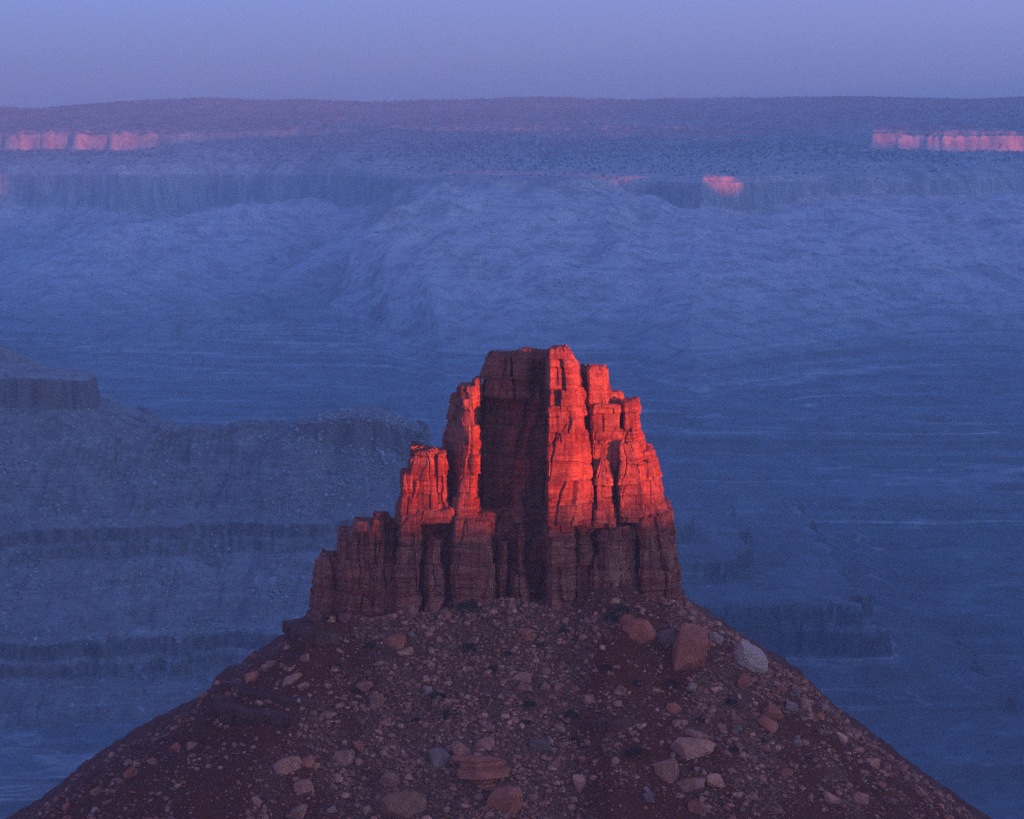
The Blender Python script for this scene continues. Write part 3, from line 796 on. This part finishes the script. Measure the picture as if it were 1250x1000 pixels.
    B("pillar", [(784, 8), (788, 4.0), (811, 6), (819, 11), (817, 22), (787, 22)], [(782, 10), (785, 7.4), (792, 8), (797, 11), (796, 20), (785, 20)], pyb=640, pyt=556, seed=34, rough=0.6, capbump=0.8)
    B("pillar", [(722, 5), (727, 0.6), (748, 1.2), (757, 4.6), (755, 12), (724, 12)], [(724, 6), (728, 3.0), (746, 3.4), (751, 6), (750, 12), (726, 12)], pyb=640, pyt=586, seed=35, rough=0.6, capbump=0.8)
    B("boulder_cap", [(725, 5.4), (728, 2.4), (744, 2.2), (751, 5.4), (748, 10), (728, 10)], [(729, 6), (732, 4.0), (741, 4.0), (745, 6), (743, 9), (731, 9)], pyb=592, pyt=567, seed=36, rough=0.5, capbump=0.5)
    # the slim lit fin and its dark flank
    B("fin", [(537, 22), (562, 6.0), (578, 4.6), (586, 8.5), (586, 22), (560, 30)], [(552, 22), (567, 7.4), (577, 6.8), (584, 9.5), (584, 20), (565, 26)], pyb=642, pyt=492, seed=37, rough=0.5, capbump=0.3, joint=9.0,
      mid=[(548, [(538, 21), (565, 6.6), (578, 5.6), (585, 8.8), (585, 21), (560, 28)])], label="slim sunlit fin with a dark flank")
    B("fin", [(556, 12), (561, 8.0), (577, 7.0), (584, 9.6), (583, 19), (560, 20)], [(558, 12), (562, 8.6), (578, 7.8), (583, 9.8), (582, 18), (562, 19)], pyb=495, pyt=479, seed=38, rough=0.4, capbump=0.35)
    B("fin", [(576, 11), (578, 8.6), (586, 8.8), (589, 11), (588, 17), (578, 17)], [(578, 11), (579, 9.2), (586, 9.2), (588, 11), (587, 16), (579, 16)], pyb=495, pyt=470, seed=39, rough=0.3, capbump=0.3)
    B("fin", [(551, 7.0), (557, 3.4), (576, 3.2), (584, 7), (582, 14), (553, 14)], [(563, 8), (565, 6), (577, 5.6), (582, 8), (581, 14), (565, 14)], pyb=642, pyt=566, seed=40, rough=0.5, capbump=1.0)
    B("pinnacle", [(622, 7), (626, 4.6), (640, 4.4), (645, 7.2), (642, 11), (625, 11)], [(630, 7.6), (632, 6.4), (636, 6.4), (638, 7.6), (637, 9.6), (632, 9.6)], pyb=642, pyt=606, seed=41, rough=0.4, capbump=0.5, label="small leaning spire at the foot of the recess")
    # the lit pillar at the shoulder
    B("pillar", [(490, 7), (495, 2.6), (532, 2.4), (541, 6), (540, 17), (496, 18)], [(501, 8), (505, 5), (524, 4.6), (534, 7), (533, 16), (504, 16)], pyb=642, pyt=556, seed=42, rough=0.5, capbump=0.7,
      mid=[(575, [(498, 7.4), (501, 4.2), (529, 3.8), (537, 6.6), (536, 17), (501, 17)])])
    B("pillar", [(484, 7), (488, 2.0), (505, 1.8), (510, 4), (508, 14), (487, 14)], [(490, 7.6), (493, 4), (502, 3.8), (506, 5.4), (505, 13), (492, 13)], pyb=642, pyt=584, seed=43, rough=0.5, capbump=0.7)
    B("pillar", [(530, 6), (534, 3.2), (545, 4.2), (552, 8), (550, 15), (532, 15)], [(533, 7), (535, 5.4), (540, 5.8), (543, 8), (542, 14), (534, 14)], pyb=642, pyt=558, seed=44, rough=0.6, capbump=0.7)
    B("ledge", [(507, 4), (511, 1.6), (548, 1.4), (556, 4), (556, 9), (509, 9)], [(508, 4), (511, 2.2), (548, 2.0), (554, 4.4), (554, 9), (510, 9)], pyb=640, pyt=626, seed=45, rough=0.5, capbump=0.5)
    B("ledge", [(700, 4), (704, 0.8), (736, 1.6), (750, 2.6), (750, 9), (702, 9)], [(701, 5), (704, 2.6), (736, 3), (748, 4), (748, 9), (703, 9)], pyb=646, pyt=622, seed=46, rough=0.5, capbump=0.6)
    return root

# ------------------------------------------------------------------ loose stones
def ico(sub):
    t = (1 + 5 ** 0.5) / 2
    v = [(-1, t, 0), (1, t, 0), (-1, -t, 0), (1, -t, 0), (0, -1, t), (0, 1, t), (0, -1, -t), (0, 1, -t), (t, 0, -1), (t, 0, 1), (-t, 0, -1), (-t, 0, 1)]
    f = [(0, 11, 5), (0, 5, 1), (0, 1, 7), (0, 7, 10), (0, 10, 11), (1, 5, 9), (5, 11, 4), (11, 10, 2), (10, 7, 6), (7, 1, 8),
         (3, 9, 4), (3, 4, 2), (3, 2, 6), (3, 6, 8), (3, 8, 9), (4, 9, 5), (2, 4, 11), (6, 2, 10), (8, 6, 7), (9, 8, 1)]
    v = [np.array(a, float) / np.linalg.norm(a) for a in v]
    for _ in range(sub):
        cache = {}; nf = []
        def m(a, b):
            k = (min(a, b), max(a, b))
            if k not in cache:
                w = v[a] + v[b]; v.append(w / np.linalg.norm(w)); cache[k] = len(v) - 1
            return cache[k]
        for a, b, c in f:
            ab, bc, ca = m(a, b), m(b, c), m(c, a)
            nf += [(a, ab, ca), (b, bc, ab), (c, ca, bc), (ab, bc, ca)]
        f = nf
    return np.array(v), np.array(f)

ICO = [ico(0), ico(1), ico(2), ico(5)]

def rock_shape(sub, rng, planes=11, rough=0.0, seed=0):
    """an angular stone: a sphere of directions cut by random planes; extents about -1..1"""
    d, f = ICO[sub]
    n = rng.normal(size=(planes, 3)); n /= np.linalg.norm(n, axis=1, keepdims=True)
    box = np.array([[1, 0, 0], [-1, 0, 0], [0, 1, 0], [0, -1, 0], [0, 0, 1], [0, 0, -1]], float)
    q = box + rng.normal(0, 0.24, box.shape); q /= np.linalg.norm(q, axis=1, keepdims=True)
    n = np.vstack([n, q])
    h = np.concatenate([rng.uniform(0.66, 1.05, planes), rng.uniform(0.78, 1.0, 6)])
    dots = d @ n.T
    r = np.min(np.where(dots > 0.05, h / np.maximum(dots, 0.05), 9), axis=1)
    r = np.minimum(r, 1.45)
    v = d * r[:, None]
    if rough:
        v = v + d * (rough * (f3(v * 2.2 + seed, 3, seed) + 0.5 * f3(v * np.array([2., 2., 9.]) + seed, 2, seed + 5)))[:, None]
    return v / np.abs(v).max(0), f

def hit_talus(px, py):
    """where the sight line through a picture point meets the slope"""
    d = np.array([(px - 625.0) / F, CP + (500.0 - py) / F * SP, -SP + (500.0 - py) / F * CP])
    Y = np.arange(530, 640, 0.1)
    p = d[None] / d[1] * Y[:, None]
    below = p[:, 2] < talus_height(p[:, 0], p[:, 1])
    if not below.any():
        return None
    return p[np.argmax(below)]

# picture column, row, width, height (px), kind, flatness tilt, label
BOULDERS = [
 (483, 786, 27, 20, 'R', 24, "smooth pinkish red boulder lying alone in grey rubble under the stepped shoulder"),
 (643, 777, 13, 17, 'R', 0, "small upright orange red block in the rubble below the recess"),
 (638, 829, 23, 14, 'S', 4, "flat topped pale purple block, upper one of a split pair"),
 (638, 840, 23, 10, 'S', 4, "low slab directly under the flat topped split block"),
 (459, 858, 19, 20, 'S', 10, "squarish lilac grey boulder alone among fine rubble"),
 (523, 843, 12, 11, 'P', 15, "small pale lilac stone next to a dark shrub"),
 (438, 911, 11, 17, 'R', 35, "small upright reddish stone leaning over fine rubble"),
 (537, 929, 25, 31, 'B', 25, "dark grey green boulder tilted beside the big layered boulder"),
 (562, 916, 19, 24, 'S', 40, "upright pointed grey boulder next to the grey green one"),
 (592, 909, 22, 22, 'S', -35, "dark sharp edged slab leaning above the big layered boulder"),
 (657, 911, 27, 18, 'B', 12, "grey boulder with sloping flat top on the soil beside the red scarp"),
 (590, 946, 60, 40, 'L', 3, "big layered reddish boulder with a cracked flat top"),
 (617, 980, 42, 42, 'R', -14, "large orange red boulder broken off below the layered one"),
 (492, 986, 60, 44, 'G', 5, "largest rounded purple grey boulder at the bottom edge of the slope"),
 (475, 953, 26, 18, 'S', 0, "blocky dark boulder just above the largest rounded one"),
 (709, 957, 14, 23, 'S', 12, "narrow upright grey stone at the border of the red soil"),
 (792, 973, 13, 15, 'B', 20, "small bluish stone with a paler pebble on top"),
 (789, 964, 8, 8, 'P', 0, "pale pebble perched on the small bluish stone"),
 (712, 929, 11, 10, 'R', 0, "small pinkish stone on the red soil strip"),
 (758, 843, 14, 12, 'S', 0, "small squarish stone above the eroded red scarp"),
 (718, 855, 15, 14, 'S', 20, "leaning grey stone at the upper corner of the red scarp"),
 (446, 838, 22, 11, 'S', 8, "low dark flat boulder on the rubble below the stepped shoulder"),
 (348, 936, 38, 20, 'S', 22, "long tilted purple slab on the dark lower flank"),
 (356, 830, 26, 11, 'S', 18, "low brown slab on the upper part of the dark flank"),
 (372, 838, 13, 10, 'S', 10, "small brown stone next to the low brown slab"),
 (370, 962, 25, 20, 'S', 12, "dark blocky boulder below the long tilted slab"),
 (420, 925, 25, 20, 'S', -10, "squat dark boulder between the long slab and the small red stone"),
 (360, 994, 32, 15, 'S', 22, "low slab cut off by the bottom edge under the dark flank"),
 (494, 797, 21, 9, 'S', 12, "thin flat stone at the foot of the pinkish red boulder"),
 (778, 774, 38, 36, 'R', 10, "big rounded red boulder below the right hand cliff foot"),
 (764, 760, 20, 18, 'R', 16, "red block behind and above the big rounded red boulder"),
 (817, 781, 28, 26, 'B', 30, "fractured grey boulder wedged against the big tilted red slab"),
 (841, 799, 44, 62, 'R', -28, "big tilted red slab standing on edge near the slope's outline"),
 (913, 805, 44, 36, 'P', -22, "largest pale boulder standing out on the right outline of the slope"),
 (872, 779, 22, 17, 'P', -26, "pale angular stone on the outline above the largest pale boulder"),
 (862, 788, 14, 13, 'R', 0, "small red stone between the tilted red slab and the outline"),
 (908, 834, 15, 26, 'R', -30, "thin red slab under the largest pale boulder"),
 (944, 872, 23, 18, 'R', -34, "pointed pinkish red boulder on the slope below the pale one"),
 (967, 866, 19, 15, 'P', -26, "flat white grey stone near the outline beside the pointed red boulder"),
 (845, 917, 54, 28, 'S', -8, "broad flat topped grey boulder, biggest on the lower slope beside the scarp"),
 (852, 899, 42, 13, 'S', -16, "long low slab behind the broad flat topped boulder"),
 (812, 943, 34, 27, 'S', 14, "rough rounded grey boulder left of and below the broad one"),
 (843, 961, 38, 24, 'S', 6, "wedge shaped purple boulder below the broad flat one"),
 (873, 955, 30, 16, 'S', -20, "dark slab tilted downslope next to the wedge shaped boulder"),
 (852, 986, 21, 18, 'R', -10, "reddish block near the bottom edge under the wedge shaped boulder"),
 (823, 865, 19, 12, 'R', -22, "reddish leaning stone right above the scarp's outer end"),
 (825, 885, 13, 11, 'S', 0, "rounded stone between the scarp and the long low slab"),
 (1052, 975, 22, 14, 'S', -12, "rounded reddish grey boulder low near the right outline"),
 (1015, 977, 24, 15, 'S', -16, "blunt boulder low on the slope next to the rounded one"),
 (973, 908, 11, 10, 'P', 0, "small pale stone on the bare red slope"),
 (922, 926, 8, 5, 'W', 0, "tiny bright white stone on the bare red slope"),
 (845, 840, 10, 9, 'P', 0, "small pale stone below the big tilted red slab"),
 (938, 886, 28, 17, 'R', -34, "dark red slab under the pointed pinkish red boulder"),
 (500, 747, 17, 18, 'S', 20, "grey block leaning against the cliff foot below the lit pillar"),
 (546, 753, 10, 11, 'R', 0, "small red block at the cliff foot beside the leaning grey block"),
 (1055, 954, 7, 4, 'W', 0, "tiny bright speck of a stone near the right outline"),
]

def place_boulder(px, py, w, hh, kind, tilt, label, rng, k):
    p = hit_talus(px, py + hh * 0.18)
    if p is None:
        return
    sc = p[1] / F * 1.03
    wx, hz = w * sc * 0.5, hh * sc * 0.5
    sub = 3 if w > 14 else 2
    layered = kind == 'L'
    v, f = rock_shape(sub, rng, 4 if kind == 'L' else 8, 0.045 if sub == 3 else 0.0, k + 11)
    if kind == 'G':
        v = v * (1 + 0.12 * f3(v * 1.2, 2, 5))[:, None]
    if layered:
        zb = v[:, 2]
        v[:, :2] *= (1 + 0.10 * np.sign(np.sin(zb * 7 + 0.6)) - 0.22 * (np.abs(zb + 0.28) < 0.13) - 0.05 * (np.abs(zb - 0.45) < 0.06))[:, None]
    v = v * np.array([wx * 1.10, max(wx * 0.8, hz * 0.8), hz * 1.12])
    rz = rng.uniform(-0.5, 0.5)
    a = math.radians(tilt)
    c, s_ = math.cos(rz), math.sin(rz)
    v = v @ np.array([[c, s_, 0], [-s_, c, 0], [0, 0, 1]])
    c, s_ = math.cos(a), math.sin(a)
    v = v @ np.array([[c, 0, s_], [0, 1, 0], [-s_, 0, c]]) if tilt else v
    m = {'R': M_RED, 'S': M_STONE, 'P': M_PALE, 'B': M_BLUE, 'L': M_RED, 'G': M_STONE, 'W': M_PALE}[kind]
    o = make_mesh("boulder", v, f, m, None, True, 22)
    o.location = (p[0], p[1] + 0.25 * wx, p[2] + hz * 0.34)
    tag(o, label, "boulder", "boulders on the talus")

def zone_words(px, py):
    if px < 400: a = "on the dark smooth flank"
    elif px < 480: a = "in rubble below the stepped shoulder"
    elif px < 560: a = "in rubble below the lit pillar"
    elif px < 630: a = "in rubble below the recess"
    elif px < 705: a = "in rubble below the sunlit prow"
    elif px < 830: a = "near the eroded red scarp"
    elif px < 940: a = "below the big tilted red slab"
    else: a = "on the red slope near the outline"
    b = "high" if py < 800 else ("midway" if py < 880 else ("low" if py < 950 else "lowest"))
    return a, b

def build_boulders():
    rng = np.random.default_rng(17)
    for k, b in enumerate(BOULDERS):
        place_boulder(*b, rng, k)
    for k, (px, py, w) in enumerate([(952, 842, 15), (982, 861, 20), (1001, 874, 13), (1027, 901, 17), (1046, 917, 11), (1066, 932, 20), (1090, 948, 13), (1122, 967, 18), (1148, 986, 13)]):
        place_boulder(px, py, w, w * 0.75, 'RS'[k % 2], -25, "angular stone breaking the right outline of the slope", rng, 100 + k)
    for k, (px, py, w) in enumerate([(332, 812, 15), (308, 829, 19), (287, 842, 12), (214, 914, 16), (186, 930, 12), (160, 945, 18), (118, 968, 15), (82, 986, 13)]):
        place_boulder(px, py, w, w * 0.75, 'SR'[k % 2], 22, "dark stone breaking the left outline of the slope", rng, 120 + k)
    protos = []
    for k in range(14):
        v, f = rock_shape(2, rng, int(rng.integers(5, 12)), 0.0, k)
        protos.append((v, f))
    meshes = {}
    n = 0
    tries = 0
    while n < 235 and tries < 9000:
        tries += 1
        x = rng.uniform(-95, 98); y = rng.uniform(545, 600) if rng.random() < 0.75 else rng.uniform(600, 622)
        if y > 600 and XL - 4 < x < XR + 4:
            continue
        pxx = x / S + 625
        if rng.random() > 0.25 + 0.8 * rubble_amount(np.array([x]), np.array([y]))[0]:
            continue
        z = float(talus_height(np.array([x]), np.array([y]))[0])
        dep = y * CP - z * SP
        px = 625 + x / dep * F; py = 500 - (y * SP + z * CP) / dep * F
        if not (40 < px < 1180 and 745 < py < 1010):
            continue
        if any(abs(px - b[0]) < b[2] * 0.6 + 4 and abs(py - b[1]) < b[3] * 0.6 + 4 for b in BOULDERS):
            continue
        size = 0.55 * (1 - rng.random()) ** -0.42
        if size > 1.6:
            continue
        kind = rng.choice(4, p=[0.62, 0.20, 0.10, 0.08])
        mat, cw = ((M_STONE, "grey"), (M_RED, "reddish"), (M_PALE, "pale"), (M_BLUE, "dark grey"))[kind]
        pi = int(rng.integers(14))
        if (pi, kind) not in meshes:
            o = make_mesh("boulder", protos[pi][0], protos[pi][1], mat, None, True, 26)
            meshes[(pi, kind)] = o
        else:
            o = meshes[(pi, kind)].copy()
            COL.objects.link(o)
        flat = rng.uniform(0.4, 1.0)
        o.scale = (size, size * rng.uniform(0.6, 1.0), size * flat)
        o.rotation_euler = (rng.normal(0.25, 0.3), rng.normal(0.0, 0.3), rng.uniform(0, 6.28))
        o.location = (x, y, z + size * flat * 0.15)
        shape = "flat" if flat < 0.55 else ("blocky" if flat < 0.8 else "chunky")
        sw = "small" if size < 0.62 else ("mid sized" if size < 0.9 else "fairly large")
        a, b = zone_words(px, py)
        tag(o, f"{sw} {shape} {cw} stone {b} {a}", "boulder", "boulders on the talus")
        n += 1

def scatter(name, mat, pos, size, rng, tilt=0.35, subs=(0, 1), big=0.6, flat=(0.35, 0.9)):
    """many stones as one mesh"""
    V, Fc, base = [], [], 0
    tm = {q: [rock_shape(q, rng, 7, 0.0) for _ in range(10)] for q in subs}
    order = rng.integers(0, 10, len(pos))
    for q in subs:
        for t in range(10):
            sel = np.where((order == t) & ((size >= big) if q == subs[-1] else (size < big)) if len(subs) > 1 else order == t)[0]
            if len(sel) == 0:
                continue
            v, f = tm[q][t]
            m = len(sel)
            sc = size[sel][:, None] * np.stack([rng.uniform(0.7, 1.2, m), rng.uniform(0.6, 1.1, m), rng.uniform(*flat, m)], 1)
            w = v[None] * sc[:, None]
            rx = rng.normal(0.3, tilt, m); rz = rng.uniform(0, 6.283, m)
            c, s_ = np.cos(rz)[:, None], np.sin(rz)[:, None]
            w = np.stack([w[..., 0] * c - w[..., 1] * s_, w[..., 0] * s_ + w[..., 1] * c, w[..., 2]], -1)
            c, s_ = np.cos(rx)[:, None], np.sin(rx)[:, None]
            w = np.stack([w[..., 0], w[..., 1] * c - w[..., 2] * s_, w[..., 1] * s_ + w[..., 2] * c], -1)
            w = w + pos[sel][:, None]
            V.append(w.reshape(-1, 3))
            Fc.append((f[None] + (np.arange(m) * len(v))[:, None, None]).reshape(-1, 3) + base)
            base += m * len(v)
    return make_mesh(name, np.concatenate(V), np.concatenate(Fc), mat, None, False)

def build_scree():
    rng = np.random.default_rng(23)
    n = 200000
    x = rng.uniform(-120, 120, n); y = rng.uniform(540, 626, n)
    keep = rng.random(n) < 0.06 + 0.62 * rubble_amount(x, y) ** 1.3
    x, y = x[keep], y[keep]
    z = talus_height(x, y)
    size = 0.155 * (1 - rng.random(len(x))) ** -0.43
    size = np.minimum(size * (0.85 + 0.75 * f2(x / 7, y / 7, 2, 341)).clip(0.45, 1.6), 0.95)
    o = scatter("scree", M_STONE, np.stack([x, y, z + size * 0.2], 1), size, rng, 0.35, (0, 1), 0.28, (0.28, 0.75))
    tag(o, "grey rubble of small stones covering the talus", "rubble", kind="stuff")

def build_mesa_stones():
    rng = np.random.default_rng(29)
    n = 90000
    x = rng.uniform(-480, 40, n); y = rng.uniform(2150, 2500, n)
    h = mesa_height(x, y)
    dep = y * CP - h * SP
    px = 625 + x / dep * F; py = 500 - (y * SP + h * CP) / dep * F
    dens = np.clip(0.85 * sstep(300, 420, px) * sstep(640, 560, py) + 1.3 * f2(x / 40, y / 50, 3, 131) - 0.05, 0, 1) * (py > 500) * (py < 790)
    k = rng.random(n) < 0.55 * dens
    size = np.minimum(0.62 * (1 - rng.random(n)) ** -0.42, 2.6)
    o = scatter("boulder_field", M_PALEFAR, np.stack([x, y, h + 0.2 * size], 1)[k], size[k], rng, 0.3, (0,), 0)
    tag(o, "pale fallen boulders strewn over the shadowed mesa slope", "boulders", kind="stuff")

def build_junipers():
    rng = np.random.default_rng(31)
    n = 60000
    y = rng.uniform(6500, 10000, n); x = rng.uniform(-0.22, 0.22, n) * y
    h = far_height(x, y)
    e = 6.0
    sl = np.hypot(far_height(x + e, y) - h, far_height(x, y + e) - h) / e
    dens = np.clip(0.45 + 0.9 * f2(x / 260, y / 300, 4, 141), 0, 1) * (sl < 0.5) * sstep(-130, -70, h)
    k = rng.random(n) < 0.75 * dens
    size = rng.uniform(1.8, 4.2, n)
    o = scatter("juniper_woodland", M_JUNIPER, np.stack([x, y, h + 0.5 * size], 1)[k], size[k], rng, 0.15, (0,), 0, (0.7, 1.1))
    tag(o, "dark juniper scrub dotting the far rim country", "woodland", kind="stuff")

# ------------------------------------------------------------------ shrubs
SHRUBS = [(821, 838, 15), (891, 860, 13), (854, 881, 9), (777, 836, 12), (740, 817, 11), (757, 750, 22), (745, 757, 14), (896, 917, 10), (773, 922, 16), (603, 819, 13), (574, 794, 16),
          (536, 852, 15), (550, 876, 18), (645, 862, 13), (698, 875, 14), (658, 789, 10), (690, 771, 11), (574, 745, 22), (776, 918, 12), (452, 790, 10), (437, 845, 12), (645, 883, 9), (700, 905, 9), (985, 925, 9), (930, 905, 8), (508, 880, 8), (620, 800, 9), (410, 815, 10)]
SHRUB_AT = ["under the big tilted red slab", "on the slope under the largest pale boulder", "above the long low slab", "just above the eroded red scarp", "in the upper rubble beside the scarp",
            "at the foot of the right cliff above the rounded red boulder", "beside the paler bush at the right cliff foot", "right of the broad flat topped boulder", "on the red soil under the scarp", "below the small upright orange block",
            "in the middle of the grey rubble under the recess", "beside the small pale lilac stone", "below the small pale stone, widest in mid slope", "below the split block pair", "at the inner corner of the scarp",
            "next to the small upright orange block", "under the foot of the sunlit prow", "spread along the cliff foot below the recess", "under the scarp beside the wider bush", "near the pinkish red boulder",
            "next to the low dark flat boulder", "above the grey sloping boulder", "inside the scarp's lower edge", "on the bare red slope near the outline", "right of the pointed red boulder's foot", "in rubble above the grey green boulder", "in rubble under the recess wall's foot", "at the upper edge of the dark flank"]

def build_shrubs():
    rng = np.random.default_rng(37)
    for (px, py, w), at in zip(SHRUBS, SHRUB_AT):
        p = hit_talus(px, py)
        if p is None:
            continue
        r = w * 0.65 * p[1] / F
        n = 420
        d = rng.normal(size=(n, 3)); d /= np.linalg.norm(d, axis=1, keepdims=True)
        d[:, 2] = np.abs(d[:, 2])
        rad = (0.45 + 0.55 * rng.random(n) ** 0.5) * (1 + 0.35 * f3(d * 2.2 + px, 2, 7))
        c = d * rad[:, None] * np.array([r, r, r * 0.75])
        s = 0.10 * r + 0.05
        a = rng.normal(size=(n, 3)); b = rng.normal(size=(n, 3))
        tri = np.stack([c + a * s * 0.6, c + b * s * 0.6, c + d * s * 1.9], 1)
        stem = []
        for q in range(9):                                   # twigs from the root
            t = d[q] * np.array([r, r, r * 0.7]) * 0.8
            side = np.array([0.035, 0.02, 0]) * (0.6 + r)
            stem.append([-side, side, t])
        v = np.concatenate([tri.reshape(-1, 3), np.array(stem).reshape(-1, 3)])
        o = make_mesh("shrub", v, np.arange(len(v)).reshape(-1, 3), M_SHRUB, None, False)
        o.location = (p[0], p[1] + 0.3 * r, p[2] - 0.05)
        tag(o, f"dark scrubby shrub {at}", "shrub", "shrubs on the talus")

def build_ledges():
    """hard red beds cropping out of the flank"""
    def outcrop(front, pyb, pyt, back, seed, label, rough=0.95):
        pts = []
        for px, py in front:
            p = hit_talus(px, py)
            pts.append((px, p[1] - 600.0))
        ym = 600.0 + pts[len(pts) // 2][1]
        conv = lambda py: 500.0 - F * math.tan(math.atan2(Zp(py, ym), 600.0) + PITCH)
        pyb, pyt = conv(pyb), conv(pyt)
        pts = [(625 + (px - 625) * (600 + d) / 600, d) for px, d in pts]
        front = pts
        top = [(px, d + 0.5) for px, d in pts]
        d1 = max(d for _, d in pts)
        bk = [(front[-1][0] + 8, pts[-1][1] + back), (front[0][0] + 26, pts[0][1] + back * 0.6)]
        o = block("rock_ledge", pts + bk, top + bk, pyb, pyt, None, seed=seed, rough=rough, capbump=0.35, step=0.24, mat=M_LEDGE)
        tag(o, label, "rock ledge", "rock ledges on the talus")
    outcrop([(243, 874), (252, 884), (272, 893), (300, 900), (328, 903), (350, 901)], 925, 873, 9, 71, "thick dark red ledge jutting from the lower left flank")
    outcrop([(270, 853), (282, 860), (310, 864), (345, 866), (378, 864)], 880, 851, 7, 72, "thin dark ledge just above the thick one on the left flank", 0.75)
    outcrop([(352, 789), (360, 795), (382, 796), (404, 792)], 815, 777, 6, 73, "low broken ledge below the left foot of the butte", 0.85)
    outcrop([(722, 893), (742, 897), (768, 897), (797, 892)], 925, 884, 5, 74, "eroded dark red scarp on the front of the slope", 0.6)

# ------------------------------------------------------------------ haze
def build_haze():
    k = NT("haze")
    v = k.n("ShaderNodeVolumePrincipled"[10:])
    v.inputs["Color"].default_value = HAZE_COLOR
    v.inputs["Density"].default_value = HAZE_DENSITY
    v.inputs["Density Attribute"].default_value = ""
    v.inputs["Anisotropy"].default_value = 0.15
    o = k.n("OutputMaterial")
    k.l(v.outputs[0], o.inputs["Volume"])
    k.m.cycles.homogeneous_volume = True
    x0, x1, y0, y1, z0, z1 = -4200, 9800, -3200, 11500, -1010, 530
    c = [(x, y, z) for z in (z0, z1) for y in (y0, y1) for x in (x0, x1)]
    f = [(0, 2, 3, 1), (4, 5, 7, 6), (0, 1, 5, 4), (2, 6, 7, 3), (0, 4, 6, 2), (1, 3, 7, 5)]
    o = make_mesh("haze", c, f, k.m, smooth=False)
    tag(o, "blue evening haze filling the canyon", "haze", kind="stuff")

build_far()
build_mesa()
build_ridge()
build_talus()
build_butte()
build_boulders()
build_ledges()
build_scree()
build_mesa_stones()
build_junipers()
build_shrubs()
build_haze()
